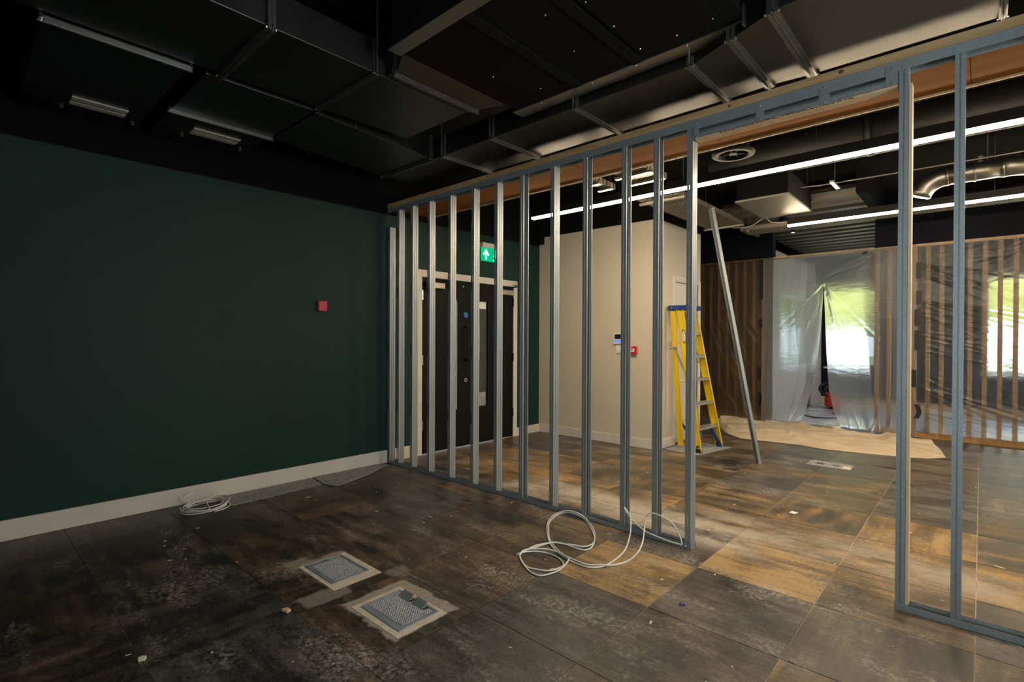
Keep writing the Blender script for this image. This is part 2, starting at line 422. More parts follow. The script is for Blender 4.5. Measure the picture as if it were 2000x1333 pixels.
def wall_y(name, y0, y1, x0, x1, z0, z1, holes, m):     # wall lying along x with rectangular holes (x0,x1,z0,z1)
    mb = MB(); xs = sorted({x0, x1, *[h for a in holes for h in a[:2]]})
    for a, b in zip(xs[:-1], xs[1:]):
        hs = sorted([h for h in holes if h[0] <= a and h[1] >= b], key=lambda h: h[2]); z = z0
        for h in hs:
            if h[2] > z: mb.box(a, b, y0, y1, z, h[2])
            z = h[3]
        if z < z1: mb.box(a, b, y0, y1, z, z1)
    return struct(mb.build(name, m))
def wall_x(name, x0, x1, y0, y1, z0, z1, holes, m):
    mb = MB(); ys = sorted({y0, y1, *[h for a in holes for h in a[:2]]})
    for a, b in zip(ys[:-1], ys[1:]):
        hs = sorted([h for h in holes if h[0] <= a and h[1] >= b], key=lambda h: h[2]); z = z0
        for h in hs:
            if h[2] > z: mb.box(x0, x1, a, b, z, h[2])
            z = h[3]
        if z < z1: mb.box(x0, x1, a, b, z, z1)
    return struct(mb.build(name, m))

# floor slab with loose access tiles as its pieces
floor = struct(bz('floor', -.15, 6.75, -3.15, YB+.15, -.20, -.003, 'slab'))
def tone_at(cx, cy):
    i, j = round((cx-.16)/.6), round((cy-.23)/.6)
    r = random.Random(i*71+j*977+5)
    base = .40+.10*r.random()
    if cy < 3.1: base = .26+.16*r.random()
    if cy > 3.1: base = .40+.15*r.random()
    g = .25*r.random()
    if cx < 1.7 and cy < 1.8: base = .12+.12*r.random(); g = .35*r.random()
    if r.random() < .22: base -= .10; g = .8
    return base, g
SPECIAL = {}
full_tile = None
xs = [0.002]+[.46+.6*k for k in range(0, 11)]; xs[-1] = min(xs[-1], RW-.004)
ys = [-.67+.6*k for k in range(0, 17)]
def tile_key(cx, cy): return (int((cx-.46)//.6), int((cy-.53)//.6))
# column k: x .46+.6k ; row j: y .53+.6j
SPECIAL = {(4, 3): (.86, 0), (5, 4): (.84, 0), (6, 4): (.52, .0), (6, 6): (.78, 0), (7, 5): (.74, 0), (6, 5): (.60, 0), (5, 5): (.58, 0),
           (5, 3): (.34, .75), (4, 2): (.28, .8), (5, 2): (.26, .5), (6, 3): (.36, .45), (3, 3): (.42, .1), (3, 2): (.40, 0), (2, 2): (.36, .1), (1, 2): (.34, .3),
           (3, 1): (.36, 0), (2, 1): (.34, 0), (1, 1): (.30, 0), (0, 2): (.42, 0), (4, 1): (.24, .7), (2, 0): (.22, .7), (1, 0): (.20, .6), (3, 0): (.22, .9), (0, 0): (.16, .2), (0, 1): (.20, .3),
           (4, 4): (.40, .5), (4, 9): (.30, .9), (5, 9): (.30, .9), (4, 10): (.28, .9), (7, 10): (.30, .9), (7, 9): (.34, .9), (5, 10): (.34, .5), (3, 5): (.60, 0), (2, 5): (.64, 0), (1, 6): (.66, 0), (0, 5): (.70, 0), (1, 5): (.70, 0), (0, 6): (.68, .2)}
for i in range(len(xs)-1):
    for j in range(len(ys)-1):
        x0, x1, y0, y1 = xs[i], xs[i+1], ys[j], ys[j+1]
        cx, cy = (x0+x1)/2, (y0+y1)/2
        if cx < XC-.3 and YC < cy < YC2: continue
        g = .0023
        if x0 < XC and x1 > XC and y1 > YC and y0 < YC2:
            if y0 < YC < y1: pass
        if abs(x1-x0-.6) < 1e-4:
            if full_tile is None:
                full_tile = MB().box(-.3+g, .3-g, -.3+g, .3-g, -.03, 0).mesh('floor_tile', 'floor')
            me = full_tile
        else:
            me = MB().box(x0-cx+g, x1-cx-g, -.3+g, .3-g, -.03, 0).mesh('floor_tile', 'floor')
        o = link('floor_tile', me, floor, loc=(cx, cy, random.uniform(-.0006, .0006)))
        t, gr = SPECIAL.get(tile_key(cx, cy), tone_at(cx, cy))
        o['tone'] = float(t); o['grey'] = float(gr); o['seed'] = random.uniform(0, 50); o['turn'] = 1.0 if random.random() < .22 else 0.0

# left wall: green up to 2.64, black above; the double door sits in it
DY0, DY1, DZ = 3.60, 5.135, 2.02
wl = MB()
for a, b, c, d, mi in ((-3.15, DY0, 0, 2.636, 0), (DY1, YC, 0, 2.636, 0), (DY0, DY1, DZ, 2.636, 0), (-3.15, YC, 2.636, ZC, 1), (YC, YB+.15, 0, ZC, 2)):
    wl.box(-.15, 0, a, b, c, d, mi)
struct(wl.build('wall_left', ['green', 'black_paint', 'cream']))
def skirting(name, poly_fn, parts):
    o = MB()
    for q in parts: o.box(*q)
    return struct(o.build(name, 'white_wood', bev=.004))
skirting('baseboard_left', None, [(0, .018, -3.0, PY-.01, 0, .135), (0, .018, PY+.09, DY0-.075, 0, .135), (0, .018, DY1+.075, YC-.001, 0, .11)])
# rear wall behind the camera and right wall, both with windows (the slat room one is added)
wall_y('wall_back', -3.15, -3.0, -.15, 6.75, 0, ZC, [(4.65, 5.75, .9, 2.3)], 'cream')
wall_x('wall_right', RW, RW+.15, -3.15, YB+.15, 0, ZC, [(1.45, 2.45, 1.1, 2.2), (6.5, 7.7, .9, 2.3), (9.7, 12.1, .75, 2.45)], 'cream')
# ceiling board, black
struct(bz('ceiling', -.15, 6.75, -3.15, YB+.15, ZC, ZC+.15, 'ceiling'))
# cream block with the panelled cupboard door in its side
blk = MB()
blk.box(0, XC, YC, YC+.1, 0, 2.76, 0); blk.box(XC-.1, XC, YC+.1, 6.16, 0, 2.76, 0); blk.box(XC-.1, XC, 6.16, 6.86, 2.05, 2.76, 0); blk.box(XC-.1, XC, 6.86, YC2, 0, 2.76, 0)
blk.box(0, XC-.1, YC2-.1, YC2, 0, 2.76, 0)
wc = struct(blk.build('wall_centre', ['cream']))
struct(MB().box(0.0, XC, YC, YC2, 2.76, ZC).box(0, .09, YC-.09, YC, 2.66, ZC).build('trim_1', 'black_paint'))
skirting('baseboard_centre', None, [(0.02, XC+.018, YC-.018, YC, 0, .115), (XC, XC+.018, YC, 6.09, 0, .115)])
# dark bulkheads over the slatted screen
struct(bz('trim_2', 0, 2.21, YS-.06, YS+.10, 2.655, ZC, 'navy'))
struct(bz('trim_3', 3.55, RW, YS-.06, YS+.10, 2.635, ZC, 'navy'))
# room behind the slats
wall_y('wall_far', YB, YB+.15, -.15, 6.75, 0, ZC, [(2.28, 3.12, .76, 2.36), (4.72, 6.25, .74, 2.44)], 'navy')
wall_x('wall_side', 2.06, 2.16, YS+.12, YB, 0, 2.80, [(9.75, 11.6, .8, 2.12)], 'pink_wall')
struct(bz('baseboard_far', 2.16, RW, YB-.02, YB, 0, .13, 'pale_timber'))

def window(name, axis, pos, a0, a1, z0, z1, mull, sill=True, m='white_wood'):
    root = MB(); t, d = .05, .06
    def bx(mb, u0, u1, v0, v1, z0_, z1_):
        return mb.box(u0, u1, v0, v1, z0_, z1_) if axis == 'y' else mb.box(v0, v1, u0, u1, z0_, z1_)
    p0, p1 = pos, pos+d
    bx(root, a0, a0+t, p0, p1, z0, z1); bx(root, a1-t, a1, p0, p1, z0, z1); bx(root, a0+t, a1-t, p0, p1, z0, z0+t); bx(root, a0+t, a1-t, p0, p1, z1-t, z1)
    r = struct(root.build(name, m, bev=.003))
    edges = [a0+t]+[a0+(a1-a0)*k/mull for k in range(1, mull)]+[a1-t]
    for k in range(1, mull): bx(mb := MB(), edges[k]-.02, edges[k]+.02, p0, p1, z0+t, z1-t); mb.build('mullion', m, r)
    for k in range(mull):
        bx(mb := MB(), edges[k]+(.02 if k else 0), edges[k+1]-(.02 if k < mull-1 else 0), pos+.025, pos+.033, z0+t, z1-t); mb.build('pane', 'glass', r)
    return r
window('window_1', 'y', YB+.05, 2.28, 3.12, .76, 2.36, 1)
bz('window_sill', 2.22, 3.18, YB-.09, YB+.05, .725, .76, 'white_wood', bpy.data.objects['window_1'], .004)
window('window_2', 'y', YB+.05, 4.72, 6.25, .74, 2.44, 2)
bz('window_sill', 4.66, 6.31, YB-.09, YB+.05, .705, .74, 'white_wood', bpy.data.objects['window_2'], .004)
window('window_3', 'x', 2.08, 9.75, 11.6, .8, 2.12, 2)
window('window_4', 'x', RW+.05, 6.5, 7.7, .9, 2.3, 1)
window('window_added', 'x', RW+.05, 9.7, 12.1, .75, 2.45, 2)  # unseen window, added to go with the slat room fill
window('window_6', 'x', RW+.05, 1.45, 2.45, 1.1, 2.2, 1)
window('window_5', 'y', -3.11, 4.65, 5.75, .9, 2.3, 1)

# corrugated deck soffit between the bulkheads
def deck():
    mb = MB(); x0, x1 = 2.0, 3.66; y = 6.9; zt = 3.14; pts = []
    while y < YB-.05:
        for dy, z in ((0, 3.05), (.14, 3.05), (.18, 3.14), (.29, 3.14)): pts.append((y+dy, z))
        y += .33
    n = len(pts)
    mb.v = [(x0, a, b) for a, b in pts]+[(x1, a, b) for a, b in pts]+[(x0, a, b+.004) for a, b in pts]+[(x1, a, b+.004) for a, b in pts]
    for i in range(n-1):
        mb.f.append((i, i+1, n+i+1, n+i)); mb.f.append((2*n+i, 3*n+i, 3*n+i+1, 2*n+i+1)); mb.m += [0, 0]
    return struct(mb.build('trim_4', 'deck'))
MT['deck'] = simple('brown_steel_deck', (.11, .085, .062), .45, .2, var=.15, scale=3)
deck()
struct(MB().box(1.98, 2.06, 6.85, YS-.06, 2.98, ZC).box(3.62, 3.72, 6.85, YS-.06, 2.98, ZC).build('trim_5', 'black_paint'))

# ------------------------------------------------------------------ double door in the left wall
def double_door():
    r = struct(MB().box(-.13, .012, DY0-.075, DY0, 0, DZ+.08).box(-.13, .012, DY1, DY1+.075, 0, DZ+.08).box(-.13, .012, DY0, DY1, DZ, DZ+.08).build('door_1', 'white_wood', bev=.004))
    mid = (DY0+DY1)/2
    MT['grey_frame'] = simple('grey_vision_bead', (.06, .062, .06), .4)
    for s, (a, b) in enumerate(((DY0+.004, mid-.002), (mid+.002, DY1-.004))):
        # vision panel close to the meeting stile
        v0, v1 = (mid-.33, mid-.21) if s == 0 else (mid+.13, mid+.29)
        mb = MB().box(-.05, -.004, a, v0, .008, DZ-.004).box(-.05, -.004, v1, b, .008, DZ-.004).box(-.05, -.004, v0, v1, .008, .46).box(-.05, -.004, v0, v1, 1.79, DZ-.004)
        leaf = mb.build('door_leaf', 'door', r)
        MB().box(-.005, .002, v0-.012, v0, .448, 1.802).box(-.005, .002, v1, v1+.012, .448, 1.802).box(-.005, .002, v0, v1, .448, .46).box(-.005, .002, v0, v1, 1.79, 1.802).build('vision_bead', 'black_metal', leaf)
        bz('vision_glass', -.03, -.022, v0, v1, .46, 1.79, 'pale_glass' if s == 0 else 'door_glass', leaf)
        if s == 1:
            bz('glass_notice', -.022, -.018, v0+.02, v1-.02, 1.70, 1.79, 'white_plastic', leaf); bz('glass_notice', -.022, -.018, v0+.02, v1-.02, .47, .64, 'carpet', leaf)
        # hinges
        for z in (.28, 1.02, 1.76): bz('hinge', -.006, .012, (DY0-.004 if s == 0 else DY1-.014), (DY0+.014 if s == 0 else DY1+.004), z, z+.11, 'chrome' if s == 0 else 'black_metal', leaf)
        # overhead closer with scissor arm
        c0, c1 = (DY0+.03, DY0+.30) if s == 0 else (DY1-.30, DY1-.03)
        cl = bz('door_closer', -.004, .05, c0, c1, 1.90, 1.965, 'silver' if s == 0 else 'silver', leaf, .004)
        if s == 0: bz('closer_cap', -.004, .056, c0, c0+.09, 1.885, 1.97, 'black_plastic', cl)
        hub = (.03, c0+.20 if s == 0 else c1-.20, 1.965)
        e = (.012, c1+.10 if s == 0 else c1+.05, 2.045); kn = (.20, (hub[1]+e[1])/2-.03, 2.0)
        MB().tube([hub, kn, e], .008, 6).build('closer_arm', 'black_metal', cl)
    lf = [o for o in r.children if o.name.startswith('door_leaf')][0]; rf = [o for o in r.children if o.name.startswith('door_leaf')][1]
    for y, p in ((mid-.115, lf), (mid+.07, rf)):
        MB().tube(smooth_path([(-.004, y, 1.06), (.045, y, 1.06), (.06, y, 1.08), (.06, y, 1.44), (.045, y, 1.46), (-.004, y, 1.46)], 4), .011, 8).build('pull_handle', 'black_metal' if p is lf else 'chrome', p, True)
    MB().lathe([(.0, .012), (.034, .012), (.038, .008), (.038, -.006)], (-.002, mid-.10, 1.61), 'x', 28).build('door_sign', 'blue_sign', lf)
    o = MB().lathe([(0, .012), (.026, .012), (.028, .006), (.028, -.006)], (-.002, mid-.10, .815), 'x', 20).build('lock_escutcheon', 'chrome', lf)
    bz('keyhole', .010, .0145, mid-.106, mid-.094, .80, .82, 'black_plastic', lf)
    for y, p in ((mid-.14, lf), (mid+.07, rf)):
        MB().lathe([(0, .006), (.010, .006), (.012, -.006)], (-.002, y, 1.955), 'x', 12).build('stud_cap', 'chrome', p)
    return r
double_door()
# white cupboard door in the side of the cream block
d2 = struct(MB().box(XC-.1, XC+.016, 6.09, 6.16, 0, 2.12).box(XC-.1, XC+.016, 6.86, 6.93, 0, 2.12).box(XC-.1, XC+.016, 6.16, 6.86, 2.05, 2.12).build('door_2', 'white_wood', bev=.004))
l2 = bz('door_leaf', XC-.05, XC-.008, 6.163, 6.857, .008, 2.047, 'white_wood', d2, .003)
for z in (.25, 1.72): bz('hinge', XC-.01, XC+.010, 6.155, 6.172, z, z+.10, 'black_metal', l2)
MB().tube(smooth_path([(XC-.01, 6.79, 1.02), (XC+.045, 6.79, 1.02), (XC+.05, 6.77, 1.02), (XC+.05, 6.69, 1.02)], 4), .009, 8).build('lever_handle', 'chrome', l2, True)

# ================================================================== THE STUD PARTITION (one screwed-together frame)
part = thing('stud_partition', 'galvanised metal stud partition frame with timber head crossing the room', 'partition', (0, PY, 0))
def stud_mesh(open_right, h, name):
    mb = MB(); t = .0016; w, d = .038, .070
    for y0, y1, yr in ((0, t, .0055), (d-t, d, d-.0055)):      # two flanges with a rolled groove
        mb.box(0, .016, y0, y1, 0, h); mb.box(.022, w, y0, y1, 0, h)
        mb.box(.0155, .0225, min(yr, yr+t) if y0 == 0 else yr-t, max(yr, yr+t) if y0 == 0 else yr, 0, h)
    if open_right:
        mb.box(0, t, t, d-t, 0, h); mb.box(w-t, w, t, .009, 0, h); mb.box(w-t, w, d-.009, d-t, 0, h)
    else:
        # web with a shallow double swage
        mb.box(w-t, w, t, .022, 0, h); mb.box(w-t-.003, w-.003, .021, .027, 0, h); mb.box(w-t, w, .026, .044, 0, h); mb.box(w-t-.003, w-.003, .043, .049, 0, h); mb.box(w-t, w, .048, d-t, 0, h)
        mb.box(0, t, t, .009, 0, h); mb.box(0, t, d-.009, d-t, 0, h)
    return mb.mesh(name, 'galv')
SH = 2.695
st_open, st_web = stud_mesh(True, SH, 'stud_open'), stud_mesh(False, SH, 'stud_web')
short_open = stud_mesh(False, 2.50, 'stud_short')
stud_x = [.002, .167, .397, .671, .978, 1.294, 1.584, 1.876, 2.193, 2.496, 2.819, 3.059, 3.288, 4.364, 4.572, 4.90, 5.20, 5.50, 5.80, 6.10, 6.40]
OPEN = {7, 9, 10, 11, 14, 16, 18}
slot_me = MB().box(.004, .013, -.0008, .0010, -.05, .05).mesh('service_slot', 'black_paint')
screw_me = MB().lathe([(0, -.003), (.003, -.003), (.0045, -.001), (.0045, .001)], (0, 0, 0), 'y', 10).mesh('screw', 'screw')
for i, x in enumerate(stud_x):
    me = short_open if i == 0 else (st_open if i in OPEN else st_web)
    o = link('stud', me, part, loc=(x, .0014, .0016))
    if i < 6:
        for z in (.61, 1.21, 1.81, 2.41): link('service_slot', slot_me, o, loc=(0, 0, z))
    if i in (8, 10, 12, 13): link('screw', screw_me, o, loc=(.012, -.001, 2.66))
    if i in (8, 10, 12, 13): link('screw', screw_me, o, loc=(.012 if i != 12 else .006, -.001, .014))
    if i == 12:       # faint printed lettering up the web of the end stud
        mb = MB(); zz = .62
        rr = random.Random(3)
        while zz < 1.62:
            h = rr.uniform(.012, .03); mb.box(.0379, .0384, .032, .039, zz, zz+h); zz += h+rr.choice((.006, .006, .012, .04))
        mb.build('printed_marking', 'flange', o)
def track(name, x0, x1, z0, up, m='galv'):
    t = .0014; mb = MB(); h = .032 if up else -.048
    a, b = (z0, z0+t) if up else (z0-t, z0)
    mb.box(x0, x1, -.0, .0745, a, b)
    lo, hi = (z0+t, z0+h) if up else (z0+h, z0-t)
    mb.box(x0, x1, -.0, t*.95, lo, hi); mb.box(x0, x1, .0745-t, .0745, lo, hi)
    return mb.build(name, m, part)
track('bottom_track', .002, 3.330, 0, True); track('bottom_track', 4.362, RW-.004, 0, True)
track('top_track', .002, RW-.004, 2.703, False)
# sawn timber plate above the head track, and the plywood soffit board behind
bz('timber_plate', .002, 2.35, -.006, .10, 2.703, 2.747, 'timber', part, .002)
bz('timber_plate', 2.352, RW-.004, -.006, .10, 2.704, 2.748, 'timber', part, .002)
for x0, x1 in ((.002, 2.28), (2.283, 4.62), (4.623, RW-.004)): bz('soffit_board', x0, x1, .10, .545, 2.70, 2.718, 'ply', part)
bz('edge_lip', .002, RW-.004, .545, .557, 2.688, 2.722, 'pale_timber', part)
knot = MB().lathe([(0, -.0004), (.010, -.0004), (.012, .0006)], (0, 0, 0), 'y', 12).mesh('knot', 'bark')
for x, z, s in ((3.55, 2.722, .7), (4.12, 2.730, .9), (1.5, 2.73, .5), (2.6, 2.72, .5), (.9, 2.725, .4), (1.18, 2.73, .4)):
    k = link('knot', knot, part, loc=(x, -.0062, z)); k.scale = (s*1.3, 1, s)
# door-opening header: channel with clips
hx0, hx1, hz0, hz1 = 3.330, 4.360, 2.590, 2.655
hd = MB().box(hx0, hx1, .060, .0616, hz0, hz1).box(hx0, hx1, .004, .060, hz0, hz0+.0014).box(hx0, hx1, .004, .060, hz1-.0014, hz1).box(hx0, hx1, .0, .0014, hz0, hz0+.022).box(hx0, hx1, .0, .0014, hz1-.014, hz1).build('header_channel', 'galv', part)
bz('header_rail', hx0+.04, hx1-.04, .028, .040, 2.618, 2.634, 'galv', hd)
for x0, x1 in ((hx0, hx0+.035), (3.70, 3.745), (4.02, 4.068), (hx1-.05, hx1)):
    c = bz('header_clip', x0, x1, -.0022, .0, hz0-.004, hz1+.030, 'galv', hd)
    for z in (hz0+.006, hz1+.018): link('screw', screw_me, hd, loc=((x0+x1)/2, -.003, z))
bz('packing_board', hx0+.01, hx1-.002, .004, .075, hz0-.014, hz0-.002, 'pale_timber', hd)
mb = MB(); rr = random.Random(11); xx = hx0+.16
while xx < hx1-.2:
    l = rr.uniform(.008, .03); z = hz0-.008+rr.uniform(-.002, .002); mb.box(xx, xx+l, .0025, .0042, z-.002, z+.003); xx += l+rr.uniform(.002, .008)
mb.build('torn_print', 'bark', hd)
# timber liner fixed beside the jamb stud
MB().box(4.4035, 4.416, .004, .066, .033, 2.58).build('jamb_liner', 'pale_timber', part)

# ================================================================== DUCTWORK over the near room
def flange_y(parent, x, y0, y1, z0, z1, w=.035, lip=.028):     # flanged joint across a duct that runs along x (at constant x)
    f = MB()
    for s in (-1, 1):
        a, b = (x-w*.5, x-.003) if s < 0 else (x+.003, x+w*.5)
        f.box(a, b, y0-lip, y1+lip, z0-lip, z0+.001); f.box(a, b, y0-lip, y0+.001, z0, z1); f.box(a, b, y1-.001, y1+lip, z0, z1)
        c = x+s*.004; f.box(c-.0025, c+.0025, y0-lip-.006, y1+lip+.006, z0-lip-.010, z0-lip)
    fo = f.build('flange', 'flange', parent)
    for y in (y0-lip*.4, y1+lip*.4): MB().cyl((x-w*.7, y, z0-lip*.5), (x+w*.7, y, z0-lip*.5), .008, seg=8).build('bolt', 'chrome', fo)
    return fo
def flange_x(parent, y, x0, x1, z0, z1, w=.035, lip=.028):
    f = MB()
    for s in (-1, 1):
        a, b = (y-w*.5, y-.003) if s < 0 else (y+.003, y+w*.5)
        f.box(x0-lip, x1+lip, a, b, z0-lip, z0+.001); f.box(x0-lip, x0+.001, a, b, z0, z1); f.box(x1-.001, x1+lip, a, b, z0, z1)
        c = y+s*.004; f.box(x0-lip-.006, x1+lip+.006, c-.0025, c+.0025, z0-lip-.010, z0-lip)
    fo = f.build('flange', 'flange', parent)
    for x in (x0-lip*.4, x1+lip*.4): MB().cyl((x, y-w*.7, z0-lip*.5), (x, y+w*.7, z0-lip*.5), .008, seg=8).build('bolt', 'chrome', fo)
    return fo
ZD, ZT = 2.85, 3.04
def hangers(parent, pts, z=ZT):
    for x, y in pts: MB().cyl((x, y, z-.19), (x, y, ZC), .005, seg=6).build('hanger_rod', 'flange', parent)
# main duct along the room
m1 = thing('main_duct', 'wide rectangular galvanised duct running back beside the dark ceiling unit', 'duct', (1.75, .5, ZD))
def child_world(o, parent):      # keep world coordinates when the parent Empty is not at the origin
    o.location = Vector(o.location)-parent.matrix_basis.translation; return o
def fix(parent):
    for c in parent.children: c.location = Vector(c.location)-Vector(parent.location)
for a, b in ((-1.6, 1.055), (1.065, 1.640), (1.652, 2.355)): bz('duct_section', 1.42, 2.09, a, b, ZD, ZT, 'duct', m1, .003)
flange_x(m1, 1.06, 1.42, 2.09, ZD, ZT); flange_x(m1, 1.646, 1.42, 2.09, ZD, ZT, .022, .016)
# branch stub and rising taper to the ceiling unit
MB().box(2.092, 2.155, 1.72, 2.38, ZD+.006, ZT-.01).build('branch_stub', 'duct', m1)
flange_y(m1, 2.165, 1.745, 2.38, ZD+.006, ZT, .026, .014)
MB().quadbox([(2.175, 1.74, ZD+.008), (2.29, 1.70, 2.905), (2.29, 2.53, 2.905), (2.175, 2.39, ZD+.008), (2.175, 1.74, ZT), (2.29, 1.70, ZT), (2.29, 2.53, ZT), (2.175, 2.39, ZT)]).build('taper', 'duct', m1)
hangers(m1, ((1.40, 1.06), (2.12, 1.06), (1.40, 1.646), (2.12, 1.646)))
fix(m1)
# branch A and B heading to the green wall with slot grilles
def branch(label, y0, y1, xe, gx, gy, fl, fw):
    t = thing('branch_duct', label, 'duct', (.7, (y0+y1)/2, ZD), 'branch ducts running to the green wall')
    if fl > 1.2:
        bz('duct_section', xe, fl-.004, y0, y1, ZD, ZT, 'duct', t, .003); bz('duct_section', fl+.004, 1.398, y0, y1, ZD+.01, ZT-.01, 'duct', t)
    else:
        bz('duct_section', xe, fl-.004, y0, y1-.02, ZD, ZT, 'duct', t, .003); bz('duct_section', fl+.004, 1.355, y0, y1, ZD, ZT, 'duct', t, .003)
    flange_y(t, fl, y0, y1, ZD, ZT, fw, .012)
    if fl > 1.2:
        for dx in (-.030, .030): bz('joint_strip', fl+dx-.004, fl+dx+.004, y0-.01, y1+.01, ZD-.008, ZD, 'bright_duct', t)
    g = MB().box(gx[0], gx[0]+.055, gy[0], gy[1], ZD-.012, ZD-.001).box(gx[1]-.055, gx[1], gy[0], gy[1], ZD-.012, ZD-.001).build('slot_grille', 'grille', t)
    bz('slot', gx[0]+.055, gx[1]-.055, gy[0], gy[1], ZD-.006, ZD-.001, 'black_paint', g)
    for y in (gy[0]-.03, gy[1]+.06): MB().cyl((gx[0]-.06, y, ZD-.03), (gx[0]-.06, y, ZD), .012, seg=8).build('fixing', 'flange', t)
    hangers(t, ((.2, y0+.03), (.2, y1-.05)))
    fix(t); return t
branch('nearest branch duct with a broad ribbed joint and a pale slot grille', .30, .915, .03, (.29, .43), (.525, .815), 1.355, .05)
branch('second branch duct with a pale slot grille beside the nearest branch', 1.00, 1.655, .03, (.325, .45), (1.20, 1.515), .66, .024)
# tapering duct running on to the partition corner
tp = thing('tapered_duct', 'tapering flat duct leading to the corner above the partition', 'duct', (.9, 2.2, ZD))
MB().prism([(.65, 1.675), (1.335, 1.675), (1.215, 2.735), (.50, 2.735)], ZD, ZT).build('duct_section', 'duct', tp, bev=.003)
flange_x(tp, 2.75, .50, 1.215, ZD, ZT, .03, .018); hangers(tp, ((.55, 2.0), (1.30, 2.0)))
fix(tp)
# duct running along the partition, widening to the right
xd = thing('cross_duct', 'long shiny duct running above the partition head and widening to the right', 'duct', (2.5, 3.05, ZD))
for a, b in ((.50, 1.352), (1.364, 1.915), (1.927, 2.684), (2.696, 3.463)): bz('duct_section', a, b, 2.78, 3.33, ZD, ZT-.02, 'duct', xd, .003)
for x in (1.358, 1.921, 2.69, 3.469): flange_y(xd, x, 2.78, 3.33, ZD, ZT-.02, .04, .014)
MB().prism([(3.476, 2.78), (3.72, 2.672), (3.72, 3.31), (3.476, 3.33)], ZD, ZT).build('duct_section', 'duct', xd)
flange_y(xd, 3.726, 2.67, 3.31, ZD, ZT, .045, .014)
MB().prism([(3.733, 2.668), (3.94, 2.575), (3.94, 3.335), (3.733, 3.31)], ZD, ZT).build('duct_section', 'duct', xd)
flange_y(xd, 3.947, 2.575, 3.335, ZD, ZT, .05, .014)
bz('duct_section', 3.955, 4.725, 2.57, 3.335, ZD, ZT+.06, 'duct', xd, .003); flange_y(xd, 4.735, 2.57, 3.335, ZD, ZT, .03, .012)
hangers(xd, ((1.36, 2.75), (1.92, 2.75), (2.69, 2.75), (3.47, 2.75), (3.95, 2.55)))
fix(xd)
# dark ceiling unit with pale metal edge strips, ribs and access hatch
cu = thing('ceiling_unit', 'large dark flat-bottomed ceiling unit edged by two pale metal strips', 'ceiling unit', (3.0, 2.2, 2.9))
bz('unit_panel', 2.30, 3.80, 1.62, 2.74, 2.906, 3.20, 'ceiling', cu)
bz('edge_strip', 2.27, 3.84, 1.612, 1.697, 2.898, 2.905, 'bright_duct', cu); bz('edge_strip', 2.255, 3.815, 2.642, 2.750, 2.898, 2.905, 'bright_duct', cu)
MT['rib'] = simple('dusty_black_rib', (.006, .005, .0042), .8, var=.3, scale=25, spec=.2)
for x in (2.78, 3.19): bz('rib', x, x+.06, 1.70, 2.64, 2.894, 2.905, 'rib', cu)
bz('access_hatch', 3.275, 3.715, 1.95, 2.56, 2.897, 2.905, 'ceiling', cu, .002)
for x, y in ((3.30, 2.0), (3.30, 2.25), (3.30, 2.52), (3.5, 2.535), (3.69, 2.52), (2.5, 2.2), (2.62, 2.5), (3.02, 2.3), (3.1, 1.95), (2.5, 2.66), (2.9, 2.66), (3.2, 2.66), (3.5, 2.66)):
    MB().lathe([(0, -.004), (.004, -.003), (.005, 0)], (x, y, 2.897), 'z', 8).build('screw', 'screw', cu)
bz('end_bracket', 3.80, 3.812, 2.60, 2.76, 2.86, 2.96, 'flange', cu)
fix(cu)
# dark panels of the ceiling nearer the camera
for k, (x0, x1) in enumerate(((2.25, 3.0), (3.01, 3.76), (3.77, 4.52))):
    o = bz('ceiling_panel', x0, x1, -.2, 1.56, 3.215, 3.2495, 'ceiling', bpy.data.objects['ceiling'], .003)

# ================================================================== BEYOND THE PARTITION: ceiling services
def linear_light(label, x0, x1, y, z):
    t = thing('linear_light', label, 'light', ((x0+x1)/2, y, z))
    bz('housing', x0, x1, y-.028, y+.028, z+.006, z+.075, 'black_metal', t, .002)
    bz('diffuser', x0+.004, x1-.004, y-.024, y+.024, z-.012, z+.006, 'led', t, .003)
    for x in (x0+.25, (x0+x1)/2, x1-.25): MB().cyl((x, y, z+.07), (x, y, ZC-.001), .002, seg=6).build('suspension_wire', 'flange', t)
    fix(t); return t
linear_light('longer warm linear light in front, running from the cream wall across the opening', 1.12, 6.45, 4.205, 2.61)
linear_light('shorter warm linear light at the back, mounted beside a cable tray', 3.05, 6.45, 6.37, 2.61)
def tray(label, x0, x1, y0, y1, z, along, m='perf'):
    t = thing('cable_tray', label, 'cable tray', ((x0+x1)/2, (y0+y1)/2, z))
    bz('tray_base', x0, x1, y0, y1, z, z+.002, m, t)
    if along == 'y':
        bz('tray_side', x0-.002, x0, y0, y1, z, z+.05, m, t); bz('tray_side', x1, x1+.002, y0, y1, z, z+.05, m, t); pts = ((x0-.012, y0+.1), (x1+.012, y0+.1), (x0-.012, y1-.1), (x1+.012, y1-.1))
    else:
        bz('tray_side', x0, x1, y0-.002, y0, z, z+.05, m, t); bz('tray_side', x0, x1, y1, y1+.002, z, z+.05, m, t); pts = ((x0+.1, y0-.012), (x0+.1, y1+.012), (x1-.4, y0-.012), (x1-.4, y1+.012))
    for x, y in pts: MB().cyl((x, y, z-.02), (x, y, ZC), .004, seg=6).build('hanger_rod', 'flange', t)
    for i in (0, 2):
        (xa, ya), (xb, yb) = pts[i], pts[i+1]
        MB().box(min(xa, xb)-.02, max(xa, xb)+.02, min(ya, yb)-.02, max(ya, yb)+.02, z-.026, z-.006).build('strut_bracket', 'bright_duct', t)
    fix(t); return t
tray('narrow perforated cable tray hanging just behind the plywood soffit', 2.10, 2.18, 3.72, 4.12, 2.70, 'y')
tray('broad perforated cable tray next to the narrow one behind the soffit', 2.40, 2.67, 3.72, 4.15, 2.70, 'y')
